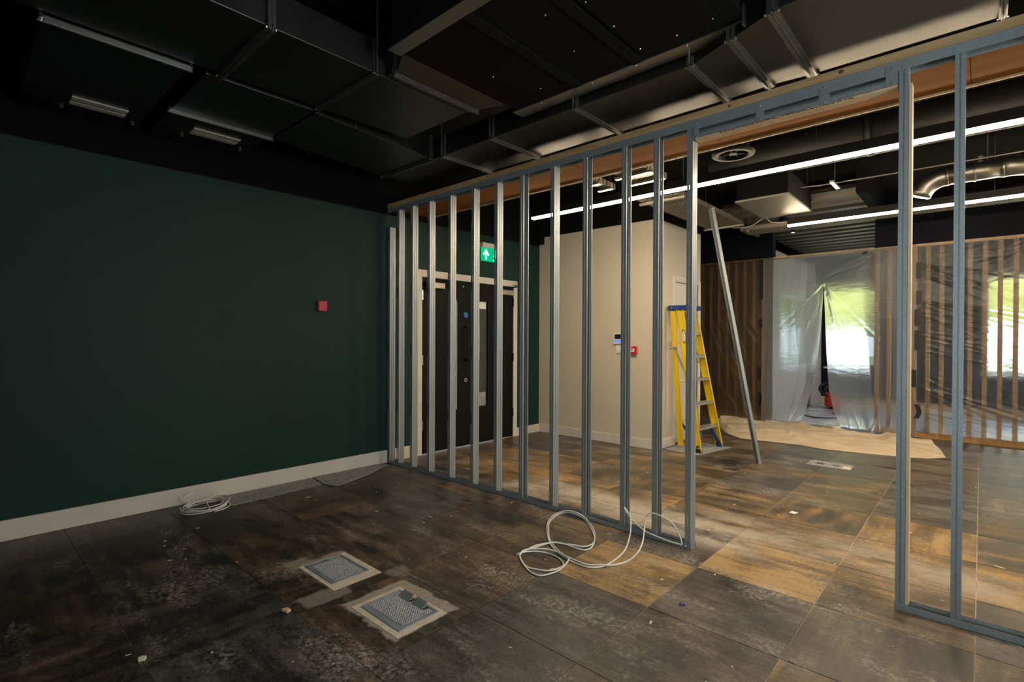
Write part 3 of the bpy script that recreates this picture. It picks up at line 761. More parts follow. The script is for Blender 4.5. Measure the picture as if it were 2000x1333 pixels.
tray('wide dusty cable tray running back towards the navy bulkhead', 2.14, 2.55, 4.62, 6.45, 2.70, 'y')
tray('long cable tray running alongside the rear linear light', 2.40, 6.45, 6.78, 7.12, 2.70, 'x')
# rectangular metal duct end hanging beside the wide tray
sd = thing('ceiling_cassette', 'dusty pale metal panel under a black casing, right of the leaning stud', 'ceiling unit', (3.05, 5.9, 2.72))
bz('base_panel', 2.80, 3.30, 5.42, 6.35, 2.72, 2.742, 'dull_duct', sd, .003); bz('casing', 2.81, 3.29, 5.43, 6.34, 2.742, 2.97, 'black_paint', sd, .003)
for x, y in ((2.82, 5.6), (3.28, 5.6), (2.82, 6.2), (3.28, 6.2)): MB().cyl((x, y, 2.9), (x, y, ZC), .004, seg=6).build('hanger_rod', 'flange', sd)
fix(sd)
# black round duct
bd = thing('round_duct', 'thick black-painted round duct crossing above the linear lights', 'duct', (4.4, 5.0, 2.95))
for a, b in ((2.75, 4.0), (4.0, 5.2), (5.2, 6.5)): MB().cyl((a+.003, 5.0, 2.98), (b-.003, 5.0, 2.98), .16, seg=28).build('duct_section', 'black_metal', bd, True)
for x in (4.0, 5.2): MB().cyl((x-.02, 5.0, 2.98), (x+.02, 5.0, 2.98), .166, seg=28).build('collar', 'black_metal', bd, True)
fix(bd)
# shiny spiral duct with elbow
sp = thing('spiral_duct', 'shiny round spiral duct with a drooping elbow, upper right', 'duct', (4.8, 6.0, 2.78))
R_ = .078
MB().cyl((4.44, 6.0, 2.79), (4.80, 6.0, 2.79), R_, seg=24).build('duct_section', 'bright_duct', sp, True)
MB().tube([(4.44-.20*math.sin(t), 6.0, 2.79-.20*(1-math.cos(t))) for t in [i*math.radians(75)/8 for i in range(9)]], R_+.002, 20).build('elbow', 'bright_duct', sp, True)
MB().tube([(4.80+.22*math.sin(t), 6.0+.22*(1-math.cos(t)), 2.79) for t in [i*math.radians(80)/8 for i in range(9)]], R_+.002, 20).build('elbow', 'bright_duct', sp, True)
for x in (4.44, 4.80, 4.62): MB().cyl((x-.008, 6.0, 2.79), (x+.008, 6.0, 2.79), R_+.006, seg=24).build('collar', 'bright_duct', sp, True)
MB().cyl((4.7, 6.0, 2.86), (4.7, 6.0, ZC), .004, seg=6).build('hanger_rod', 'flange', sp)
bz('strut_bracket', 4.64, 4.67, 5.9, 6.1, 2.875, 2.895, 'bright_duct', sp)
fix(sp)
def diffuser(label, x, y, z, r):
    t = thing('round_diffuser', label, 'diffuser', (x, y, z), 'round ceiling diffusers')
    MB().lathe([(r, 0), (r*.98, -.012), (r*.72, -.016), (r*.66, .03), (r*.66, .12), (r*.7, .12), (r*.72, .002), (r, 0)], (0, 0, 0), 'z', 36).build('ring', 'rib', t, True)
    MB().lathe([(0, -.006), (r*.18, -.006), (r*.2, .006), (0, .008)], (0, 0, 0), 'z', 24).build('hub', 'rib', t)
    for k in range(8):
        a = k*math.pi/4; c, s = math.cos(a), math.sin(a)
        MB().tube([(r*.16*c, r*.16*s, 0), (r*.67*c, r*.67*s, .005)], .006, 5).build('blade', 'rib', t)
    MB().cyl((0, 0, .10), (0, 0, ZC-z), r*.3, seg=16).build('spigot', 'black_metal', t)
    return t
diffuser('black round ceiling diffuser nearest the plywood soffit', 3.30, 3.93, 2.71, .15)
diffuser('black round ceiling diffuser beyond the rear linear light', 4.06, 8.3, 2.89, .17)
# thin conduit and pipe along the ceiling, strut bracket
cp = thing('conduit', 'thin pale conduit pipe with strut bracket above the rear linear light', 'conduit', (3.8, 5.9, 2.8))
MB().tube([(3.37, 5.55, 2.80), (3.5, 5.6, 2.80), (4.1, 5.7, 2.82), (5.2, 5.8, 2.85)], .008, 8).build('pipe', 'bright_duct', cp, True)
bz('strut_bracket', 3.62, 3.655, 5.5, 5.8, 2.785, 2.803, 'bright_duct', cp)
MB().cyl((3.637, 5.65, 2.8), (3.637, 5.65, ZC), .004, seg=6).build('hanger_rod', 'flange', cp)
fix(cp)
# loose white wires dangling from the end of the tray
tag(MB().tube(smooth_path([(2.33, 6.70, 2.74), (2.55, 6.68, 2.725), (2.72, 6.66, 2.80), (2.80, 6.64, 2.735), (2.95, 6.6, 2.70), (3.06, 6.42, 2.66)], 6), .005, 6).build('loose_wire', 'white_cable', smooth=True), 'loose white wire trailing from the end of the rear linear light', 'wire')
# two black spotlights on the deck soffit
tr = thing('spotlight_track', 'black track with two cylindrical spotlights under the steel deck', 'light', (2.62, 8.1, 3.0))
bz('track_bar', 2.60, 2.64, 6.95, 8.8, 3.01, 3.048, 'black_metal', tr)
for y in (7.75, 8.35):
    b = MB().cyl((2.62, y, 2.90), (2.62, y, 3.01), .03, seg=16).build('spot_body', 'black_metal', tr, True)
    MB().cyl((2.62, y, 2.897), (2.62, y, 2.8995), .022, seg=16).build('spot_lens', 'spot_glow', b)
fix(tr)
for c in tr.children:
    for g in c.children: pass
# black downstand block near the cream wall head
struct(MB().box(1.30, 1.80, 5.60, 5.69, 2.79, ZC).build('trim_6', 'black_paint'))
# ================================================================== SIGNS AND WALL DEVICES
ex = thing('exit_sign', 'lit green exit sign with white arrow above the black double door', 'sign', (.0, 4.687, 2.40))
bz('body', .0, .05, -.175, .175, .075, .135, 'white_plastic', ex, .004)
bz('face', .018, .026, -.18, .18, -.095, .075, 'exit_green', ex)
def flat_y(mb, poly, x0=.0265, x1=.0285): mb.plate_x(poly, x0, x1)
a = MB(); flat_y(a, [(-.108, -.072), (-.086, -.072), (-.086, .028), (-.108, .028)]); flat_y(a, [(-.152, -.008), (-.137, -.024), (-.097, .028), (-.097, .062)]); flat_y(a, [(-.097, .062), (-.097, .028), (-.057, -.024), (-.042, -.008)]); a.build('arrow', 'exit_white', ex)
p = MB()
flat_y(p, [(.010+.016*math.cos(t), .048+.016*math.sin(t)) for t in [k*math.pi/6 for k in range(12)]])
flat_y(p, [(-.010, .028), (.000, -.018), (.022, -.014), (.016, .032)]); flat_y(p, [(-.032, -.020), (-.010, .020), (-.004, .008), (-.024, -.026)])
flat_y(p, [(.016, .030), (.014, .016), (.045, -.004), (.050, .006)]); flat_y(p, [(.000, -.018), (-.012, -.045), (-.040, -.070), (-.030, -.078), (.002, -.050), (.014, -.016)]); flat_y(p, [(.010, -.014), (.022, -.014), (.034, -.046), (.030, -.080), (.018, -.080), (.022, -.048)])
p.v = [(x, y*1.05+.072, z*1.05) for x, y, z in p.v]
p.build('running_figure', 'exit_white', ex)
d = MB(); flat_y(d, [(.135, -.080), (.165, -.080), (.165, .062), (.135, .062)], .0262, .0264); d.build('doorway_symbol', 'exit_white', ex)
rb = thing('red_wall_box', 'small plain red square box on the dark green wall', 'alarm box', (0, 2.405, 1.63))
bz('back_box', 0, .03, -.045, .045, -.045, .045, 'pink_red', rb, .004); bz('cover', .03, .036, -.040, .040, -.040, .040, 'pink_red', rb, .002); bz('lip', .03, .037, -.040, .040, -.0475, -.042, 'red_plastic', rb)
kp = thing('alarm_keypad', 'white alarm keypad with dark screen and glowing blue bar on cream wall', 'keypad', (1.31, YC, 1.26))
bz('case', -.078, .078, -.03, 0, .0, .135, 'white_plastic', kp, .006); bz('screen', -.055, .055, -.032, -.03, .065, .125, 'lcd', kp); bz('light_bar', -.07, .07, -.034, -.03, .025, .05, 'blue_glow', kp, .003)
ls = thing('door_release', 'small white switch plate directly below the alarm keypad', 'switch', (1.315, YC, 1.19))
bz('plate', -.055, .055, -.012, 0, -.05, .062, 'white_plastic', ls, .004); bz('rocker', -.02, .02, -.017, -.012, -.02, .025, 'white_plastic', ls, .002); bz('shadow_line', -.04, .04, -.013, -.0115, -.042, -.036, 'carpet', ls)
cpnt = thing('fire_call_point', 'red fire alarm call point with white label on cream wall', 'fire alarm', (1.512, YC, 1.187))
bz('case', -.05, .05, -.045, 0, -.05, .05, 'red_plastic', cpnt, .005)
lb = bz('label_plate', -.038, .030, -.0475, -.0455, -.018, .022, 'white_print', cpnt)
for z in (.010, .000): bz('print_line', -.025, .018, -.0482, -.0475, z-.003, z+.002, 'print', lb)
bz('tab', -.045, -.02, -.0475, -.0455, .032, .046, 'white_print', cpnt); bz('tab', -.008, .0, -.0475, -.0455, .034, .046, 'white_print', cpnt)

# ================================================================== STEPLADDER
ld = thing('stepladder', 'yellow fibreglass stepladder with blue top leaning beside the cream corner', 'ladder', (2.1, 6.1, 0))
def rail(name, p0, p1, w, t, m, parent, along):       # channel-shaped rail, w across `along`, t thick across the other
    p0, p1 = Vector(p0), Vector(p1); d = (p1-p0).normalized(); a = Vector(along); a = (a-d*a.dot(d)).normalized(); b = d.cross(a)
    mb = MB()
    def q(o0, o1, h0, h1):
        P = []
        for p in (p0, p1):
            for s, u in ((o0, h0), (o1, h0), (o1, h1), (o0, h1)): P.append(p+a*s+b*u)
        mb.quadbox(P)
    q(-w/2, w/2, -.003, .003); q(-w/2, -w/2+.005, -t, -.003); q(w/2-.005, w/2, -t, -.003)
    return mb.build(name, m, parent)
topz = 1.70
F0, F1 = Vector((2.25, 5.875, 0.0)), Vector((2.30, 6.40, 0.0))          # front feet
T0, T1 = Vector((1.985, 5.95, topz)), Vector((2.015, 6.26, topz))       # front rails at the cap
B0, B1 = Vector((2.005, 5.955, .045)), Vector((2.05, 6.36, .045))       # rear feet
U0, U1 = Vector((1.895, 5.955, topz-.03)), Vector((1.92, 6.25, topz-.03))
fr0 = rail('front_rail', F0, T0, .085, .028, 'yellow', ld, (1, .08, 0)); fr1 = rail('front_rail', F1, T1, .085, .028, 'yellow', ld, (1, .08, 0))
rail('rear_rail', B0, U0, .062, .024, 'yellow', ld, (1, .08, 0)); rail('rear_rail', B1, U1, .062, .024, 'yellow', ld, (1, .08, 0))
for k, z in enumerate((.285, .57, .855, 1.13, 1.41)):
    u = z/topz; a, b = F0.lerp(T0, u), F1.lerp(T1, u)
    v = (b-a).normalized(); n = Vector((v.y, -v.x, 0)); a2, b2 = a+v*.004, b-v*.004
    mb = MB(); mb.quadbox([a2-n*.05+Vector((0, 0, -.004)), b2-n*.05+Vector((0, 0, -.004)), b2+n*.04+Vector((0, 0, -.004)), a2+n*.04+Vector((0, 0, -.004)), a2-n*.05, b2-n*.05, b2+n*.04, a2+n*.04])
    mb.quadbox([a2+n*.036+Vector((0, 0, -.03)), b2+n*.036+Vector((0, 0, -.03)), b2+n*.04+Vector((0, 0, -.03)), a2+n*.04+Vector((0, 0, -.03)), a2+n*.036, b2+n*.036, b2+n*.04, a2+n*.04])
    mb.build('tread', 'alu', ld)
for z in (.30, .80, 1.30):
    u = z/topz; a, b = B0.lerp(U0, u), B1.lerp(U1, u); MB().tube([a, b], .012, 8).build('rear_bar', 'alu', ld, True)
# blue top cap, feet and lower braces
capc = Vector((1.955, 6.10, topz)); cap = MB()
cap.quadbox([(1.845, 5.925, topz-.02), (2.085, 5.915, topz-.02), (2.105, 6.285, topz-.02), (1.865, 6.295, topz-.02), (1.84, 5.92, topz+.035), (2.09, 5.91, topz+.035), (2.11, 6.29, topz+.035), (1.86, 6.30, topz+.035)])
cap.build('top_cap', 'blue_plastic', ld, bev=.008)
for x in (1.89, 1.97, 2.05): MB().lathe([(0, -.004), (.006, -.003), (.007, .002)], (x, 5.919, topz+.005), 'y', 10).build('rivet', 'chrome', ld)
for f, tdir in ((F0, 1), (F1, -1)):
    MB().quadbox([(f.x-.05, f.y-.016, 0), (f.x+.045, f.y-.016, 0), (f.x+.045, f.y+.016, 0), (f.x-.05, f.y+.016, 0), (f.x-.055, f.y-.018, .05), (f.x+.035, f.y-.018, .05), (f.x+.035, f.y+.018, .05), (f.x-.055, f.y+.018, .05)]).build('foot', 'black_plastic' if tdir == 1 else 'blue_plastic', ld, bev=.003)
a, b = F0.lerp(T0, .285/topz), F1.lerp(T1, .285/topz)
for s, e, fo in ((a, .25, F0), (b, .75, F1)):
    m_ = a.lerp(b, e); MB().tube([m_+Vector((0, 0, -.02)), (m_+fo)/2+Vector((0, 0, .0)), fo.lerp(a if fo is F0 else b, .2)], .022, 6).build('brace', 'blue_plastic', ld)
a, b = B0.lerp(U0, .10), B1.lerp(U1, .10)
MB().tube([a+Vector((0, .01, .12)), a.lerp(b, .35), b+Vector((0, -.01, .02))], .016, 6).build('brace', 'blue_plastic', ld)
# spreader arm
s0, s1 = B0.lerp(U0, .72)+Vector((0, -.012, 0)), F0.lerp(T0, .47)+Vector((0, -.012, 0))
MB().quadbox([s0+Vector((-.012, -.003, 0)), s0+Vector((.012, -.003, 0)), s0+Vector((.012, .003, 0)), s0+Vector((-.012, .003, 0)), s1+Vector((-.012, -.003, 0)), s1+Vector((.012, -.003, 0)), s1+Vector((.012, .003, 0)), s1+Vector((-.012, .003, 0))]).build('spreader', 'box_metal', ld)
MB().tube([s0+Vector((-.06, 0, 0)), s0+Vector((.03, 0, .005))], .014, 6).build('spreader_bracket', 'box_metal', ld)
# oval maker's badge with lettering on the rail
bp = F0.lerp(T0, .80); bd_ = (T0-F0).normalized()
def badge():
    n = Vector((0, -1, 0)); side = bd_.cross(n).normalized()
    for nm, s, off, m in (('badge', 1.0, .0062, 'print'), ('badge_rim', .86, .0068, 'white_print')):
        mb = MB(); pts = [bp+bd_*(.085*s*math.cos(t))+side*(.026*s*math.sin(t))+n*off for t in [k*math.pi/12 for k in range(24)]]
        mb.v = [tuple(p) for p in pts]+[tuple(p-n*.0005) for p in pts]; mb.f = [tuple(range(24)), tuple(reversed(range(24, 48)))]+[(i, (i+1) % 24, 24+(i+1) % 24, 24+i) for i in range(24)]; mb.m = [0]*26
        mb.build(nm, m, ld)
    fc = bpy.data.curves.new('lettering', 'FONT'); fc.body = 'WERNER'; fc.size = .036; fc.align_x = 'CENTER'; fc.align_y = 'CENTER'; fc.extrude = .0004
    tmp = bpy.data.objects.new('tmp', fc); COL.objects.link(tmp)
    bpy.context.view_layer.update()
    me = bpy.data.meshes.new_from_object(tmp.evaluated_get(bpy.context.evaluated_depsgraph_get())); bpy.data.objects.remove(tmp)
    me.materials.clear(); me.materials.append(MT['print'])
    X = bd_; Z = n; Yv = Z.cross(X)
    mm = Matrix((X, Yv, Z)).transposed().to_4x4(); mm.translation = bp+n*.0074
    me.transform(mm); link('lettering', me, ld)
badge()
fix(ld)

# leaning metal stud
ln = thing('leaning_stud', 'single galvanised stud leaning diagonally from floor to ceiling tray', 'metal stud', (2.932, 5.841, 0))
rail('stud', (0, 0, 0), (-.33, -.50, 2.69), .045, .035, 'galv', ln, (1, -.5, 0))

# ================================================================== FLOOR BOXES
def floor_box(label, x0, x1, y0, y1, flaps, fr, open_frame):
    cx, cy = (x0+x1)/2, (y0+y1)/2
    t = thing('floor_box', label, 'floor box', (cx, cy, 0), 'floor boxes')
    a0, a1, b0, b1 = fr
    sur = MB()
    sur.box(a0-cx, a1-cx, b0-cy, y0-cy, .0002, .0025); sur.box(a0-cx, a1-cx, y1-cy, b1-cy, .0002, .0025); sur.box(a0-cx, x0-cx, y0-cy, y1-cy, .0002, .0025); sur.box(x1-cx, a1-cx, y0-cy, y1-cy, .0002, .0025)
    sur.build('surround', 'dust_frame', t)
    w, h = (x1-x0)/2, (y1-y0)/2; e = .012
    tr_ = MB().box(-w, w, -h, -h+e, .0002, .007).box(-w, w, h-e, h, .0002, .007).box(-w, -w+e, -h+e, h-e, .0002, .007).box(w-e, w, -h+e, h-e, .0002, .007).build('trim_frame', 'box_metal', t, bev=.0015)
    lid = bz('lid', -w+e+.001, w-e-.001, -h+e+.001, h-e-.001, .0002, .0045, 'box_metal', t)
    bz('insert', -w+e+.012, w-e-.012, -h+e+(.022 if flaps else .012), h-e-.010, .0045, .0062, 'insert', lid)
    if flaps:      # two raised cable flaps along the rear edge
        for fx0, fx1 in ((-.105, -.025), (.005, .085)):
            MB().quadbox([(fx0, h-.048, .0062), (fx1, h-.048, .0062), (fx1, h-.012, .026), (fx0, h-.012, .026), (fx0, h-.049, .0092), (fx1, h-.049, .0092), (fx1, h-.013, .029), (fx0, h-.013, .029)]).build('cable_flap', 'galv', t)
            MB().box(fx1, fx1+.012, h-.046, h-.014, .0062, .0078).build('cable_slot', 'black_plastic', t)
    else:
        bz('lift_handle', -w+e+.002, -w+e+.030, -h+e+.002, h-.09, .0045, .0072, 'box_metal', lid, .001)
        bz('lift_slot', -w+e+.010, -w+e+.020, -.02, .01, .0068, .0076, 'black_plastic', lid)
    return t
floor_box('grey floor box lid with flat woven insert, farther from camera', 1.79, 2.108, 1.385, 1.612, False, (1.775, 2.175, 1.358, 1.648), 0)
floor_box('grey floor box lid with two raised cable flaps, nearer camera', 2.425, 2.742, 1.365, 1.598, True, (2.39, 2.778, 1.332, 1.618), 0)
fb = thing('floor_socket', 'flush floor socket plate with two dark slots near the dust sheet', 'floor box', (3.50, 6.28, 0), 'floor boxes')
bz('plate', -.20, .20, -.13, .13, .0005, .004, 'carpet', fb)
for x in (-.09, .05): bz('socket_slot', x-.035, x+.035, -.035, .035, .004, .0052, 'black_plastic', fb)
bz('paper_scrap', .12, .19, -.10, .02, .004, .005, 'dust_frame', fb)

# grey underlay off-cuts along the green wall
for nm, lb_, poly, z in (('underlay_strip', 'long grey underlay strip lying along the white skirting', [(.022, 1.46), (.335, 1.50), (.325, 1.82), (.288, 2.27), (.02, 2.30)], 0.0),
                         ('underlay_offcut', 'loose grey underlay offcut lying skewed near the partition corner', [(.30, 2.275), (.455, 2.315), (.335, 2.69), (.125, 3.08), (.022, 3.00), (.022, 2.31)], .004)):
    tag(MB().prism(poly, z+.0008, z+.006).build(nm, 'carpet', bev=.001), lb_, 'underlay')
tag(MB().prism([(1.86, 5.80), (2.30, 5.75), (2.42, 6.45), (1.90, 6.5)], .0008, .004).build('floor_mat', 'carpet'), 'dark grey underlay square beneath the stepladder', 'underlay')

# ================================================================== CABLES
def coil():
    rr = random.Random(5); pts = []; turns = 7
    for i in range(turns*20+1):
        a = 2*math.pi*i/20; k = i/20
        cx = .245+.018*math.sin(k*1.9); cy = 1.335+.02*math.cos(k*2.3)
        rx = .125+.022*math.sin(k*2.7+1); ry = .145+.02*math.sin(k*1.7)
        z = .006+.004*k+.030*max(0, math.cos(a+k*.4+2.6))*((k % 2) > 1)
        pts.append((max(.035, cx+rx*math.cos(a)), cy+ry*math.sin(a), z))
    # last loop tips up against the skirting
    for i in range(1, 26):
        a = 2*math.pi*i/24; pts.append((.17-.08*math.sin(a/2), 1.335+.11*math.sin(a)*1.0, .035+.036*(1-math.cos(a))))
    return MB().tube(smooth_path(pts, 2), .0045, 7).build('cable_coil', 'white_cable', smooth=True)
tag(coil(), 'coil of white cable lying by the skirting of the green wall', 'cable')
S1 = [(3.28, 3.12, .028), (3.212, 3.12, .027), (3.123, 3.12, .034), (3.03, 3.12, .049), (2.975, 3.12, .075), (2.918, 3.12, .108), (2.868, 3.12, .174), (2.905, 3.12, .138), (2.961, 3.05, .112), (3.01, 2.95, .06), (3.062, 2.8, .03), (3.062, 2.686, .006), (3.058, 2.563, .006), (3.006, 2.496, .006), (2.923, 2.486, .006), (2.832, 2.503, .006), (2.713, 2.552, .006), (2.615, 2.622, .006), (2.486, 2.756, .006), (2.377, 2.906, .006), (2.317, 3.066, .006), (2.325, 3.189, .006), (2.407, 3.216, .006), (2.54, 3.149, .006), (2.67, 3.037, .006), (2.768, 2.915, .006), (2.848, 2.769, .006), (2.855, 2.685, .006), (2.797, 2.664, .006), (2.712, 2.666, .006), (2.642, 2.643, .006), (2.586, 2.548, .006), (2.579, 2.45, .006), (2.587, 2.369, .006), (2.596, 2.339, .006)]
S2 = [(3.285, 3.12, .03), (3.269, 3.12, .08), (3.225, 3.12, .144), (3.167, 3.12, .171), (3.107, 3.12, .182), (3.061, 3.12, .175), (3.032, 3.12, .139), (3.086, 3.0, .107), (3.128, 2.9, .07), (3.15, 2.8, .04), (3.127, 2.726, .006), (3.099, 2.625, .006), (3.058, 2.563, .014), (2.977, 2.517, .006), (2.901, 2.516, .006), (2.795, 2.531, .006), (2.687, 2.585, .006), (2.581, 2.665, .006), (2.47, 2.794, .006), (2.385, 2.914, .006), (2.336, 3.068, .006), (2.347, 3.16, .006), (2.418, 3.187, .006), (2.547, 3.125, .006), (2.688, 2.998, .006), (2.798, 2.867, .006), (2.833, 2.779, .006), (2.81, 2.716, .006), (2.752, 2.68, .012), (2.688, 2.663, .006), (2.641, 2.623, .014), (2.602, 2.528, .006), (2.585, 2.422, .006), (2.6, 2.349, .006), (2.672, 2.283, .006), (2.782, 2.222, .006), (2.858, 2.217, .006), (2.89, 2.273, .006), (2.9, 2.359, .006), (2.88, 2.457, .014), (2.844, 2.503, .014), (2.734, 2.524, .014), (2.654, 2.497, .014), (2.592, 2.435, .012), (2.587, 2.38, .012), (2.626, 2.321, .006), (2.728, 2.256, .006), (2.801, 2.267, .006), (2.865, 2.304, .006), (2.887, 2.376, .006), (2.875, 2.422, .006), (2.808, 2.47, .006), (2.723, 2.485, .006), (2.654, 2.465, .006), (2.605, 2.419, .006), (2.586, 2.351, .01)]
def lift(l, lim=3.125):      # loops that would run into the bottom track ride up against it
    out = []
    for x, y, z in l:
        if y > lim: t = lim/y; x = CX+(x-CX)*t; z = CH+(z-CH)*t; y = lim
        out.append((x, y, max(z, .0055)))
    return out
lc = thing('loose_cable', 'loose white cable looping over the floor by the partition end stud', 'cable', (2.8, 2.8, 0))
for s in (S1, S2): MB().tube(smooth_path(lift(s), 6), .0046, 7).build('cable_strand', 'white_cable', lc, True)
MB().cyl((2.575, 2.352, .004), (2.592, 2.330, .006), .007, seg=8).build('cable_end', 'box_metal', lc)
fix(lc)

# ================================================================== SLATTED SCREENS AND POLYTHENE
def slatted(label, x0, x1, first, back):
    t = thing('slatted_screen', label, 'slatted screen', ((x0+x1)/2, YS, 0), 'oak slatted screens')
    ox = (x0+x1)/2; me = MB().box(-.024, .024, 0, .05, .075, 2.60).mesh('slat', 'slat')
    x = first
    while x < x1-.02: link('slat', me, t, loc=(x-ox, 0, 0)); x += .1415
    bz('bottom_rail', x0-ox, x1-ox, -.006, .056, 0, .075, 'slat', t, .002); bz('top_rail', x0-ox, x1-ox, -.004, .054, 2.60, 2.645, 'slat_back' if back else 'pale_timber', t, .002)
    if back:
        k = 0
        for a, b in ((x0, x0+.73), (x0+.733, x0+1.46), (x0+1.463, x1)): bz('backing_board', a-ox, b-ox, .058, .07, 0, 2.645, 'slat_back', t)
    return t
slatted('oak slatted screen with solid backing, left of the polythene doorway', .01, 2.19, .075, True)
slatted('open oak slatted screen right of the polythene doorway', 3.545, RW-.004, 3.57, False)

def crease_field(lines):
    def f(x, z):
        d = 0
        for (ax, az, ca, sa, L, amp, wd) in lines:
            u = (x-ax)*ca+(z-az)*sa; v = -(x-ax)*sa+(z-az)*ca
            if -.05 < u < L:
                ww = wd*(.35+.9*max(0, u)/L); q = v/ww
                if abs(q) < 3: d += amp*math.exp(-q*q)*min(1, (u+.05)/.1)*(1-max(0, u)/L)**.5
        return d
    return f
def sheet(name, label, x0, x1, z0, z1, y, lines, nx, nz, amp, warp=None, seedo=0.0):
    f = crease_field(lines); mb = MB()
    for j in range(nz+1):
        z = z0+(z1-z0)*j/nz
        for i in range(nx+1):
            x = x0+(x1-x0)*i/nx
            low = max(0, 1-(z-z0)/.9)
            d = amp*(noise.noise(Vector((x*2.1+seedo, z*.55, .3)))+.5*noise.noise(Vector((x*6+seedo, z*1.3, 1.7))))*(.6+low)
            calm = min(1, max(.02, min(abs(x-4.03), abs(x-2.03))-.03)/.10)
            yy = y-(abs(d)+f(x, z)+.06*max(0, 1-(z-z0)/.25)**2)*calm
            mb.v.append((x, yy, z))
    for j in range(nz):
        for i in range(nx):
            a = j*(nx+1)+i; mb.f.append((a, a+1, a+nx+2, a+nx+1)); mb.m.append(0)
    o = mb.build(name, 'sheet_tight', smooth=True); tag(o, label, 'plastic sheet', 'polythene dust sheets')
    return o
rr = random.Random(21)
L = []
tapesR = [(4.036, 2.38, 2.165), (4.042, 1.998, 1.811), (4.024, 1.749, 1.52), (4.026, 1.457, 1.193), (3.992, .92, .683), (4.022, .449, .26)]
for x, za, zb in tapesR:
    for k in range(7):
        ang = math.radians(rr.uniform(-32, -8) if za > .5 else rr.uniform(-20, 2)); zz = rr.uniform(zb, za)
        L.append((x+.02, zz, math.cos(ang), math.sin(ang), rr.uniform(.6, 2.0), rr.uniform(.006, .016), rr.uniform(.009, .02)))
for k in range(16):
    ang = math.radians(rr.uniform(8, 26)); L.append((rr.uniform(4.1, 4.9), rr.uniform(1.9, 2.5), math.cos(ang), math.sin(ang), rr.uniform(.2, .5), rr.uniform(.004, .01), rr.uniform(.008, .014)))
s3 = sheet('polythene_sheet', 'creased polythene sheet taped over the open slatted screen at right', 4.02, RW-.02, .085, 2.60, YS-.012, L, 200, 200, .010)
def tapes(parent, lst, w, curl=0):
    for i, (x, za, zb) in enumerate(lst):
        mb = MB(); n = 6
        for k in range(n):
            a, b = za+(zb-za)*k/n, za+(zb-za)*(k+1)/n
            off = (curl*math.sin(math.pi*(k+.5)/n) if i == len(lst)-1 else 0); o2 = (curl*math.sin(math.pi*(k+1)/n) if i == len(lst)-1 else 0); o1 = (curl*math.sin(math.pi*k/n) if i == len(lst)-1 else 0)
            mb.quadbox([(x-w+o2, YS-.021, b), (x+w+o2, YS-.021, b), (x+w+o2, YS-.0165, b), (x-w+o2, YS-.0165, b), (x-w+o1, YS-.021, a), (x+w+o1, YS-.021, a), (x+w+o1, YS-.0165, a), (x-w+o1, YS-.0165, a)])
        mb.build('tape_strip', 'tape', parent)
tapes(s3, tapesR, .028, .03)
L = []
for k in range(26):
    ang = math.radians(rr.uniform(-78, -48)); L.append((rr.uniform(1.2, 2.0), rr.uniform(.6, 2.0), math.cos(ang), math.sin(ang), rr.uniform(.4, 1.1), rr.uniform(.010, .024), rr.uniform(.008, .016)))
s1 = sheet('polythene_sheet', 'brown-looking polythene sheet hung over the backed slats at left', .02, 2.03, .012, 2.61, YS-.012, L, 130, 150, .012, seedo=5)
tapes(s1, [(2.033, 2.614, 1.976), (2.026, 1.66, 1.52), (2.004, .87, .665), (2.012, .47, .26)], .022, .015)
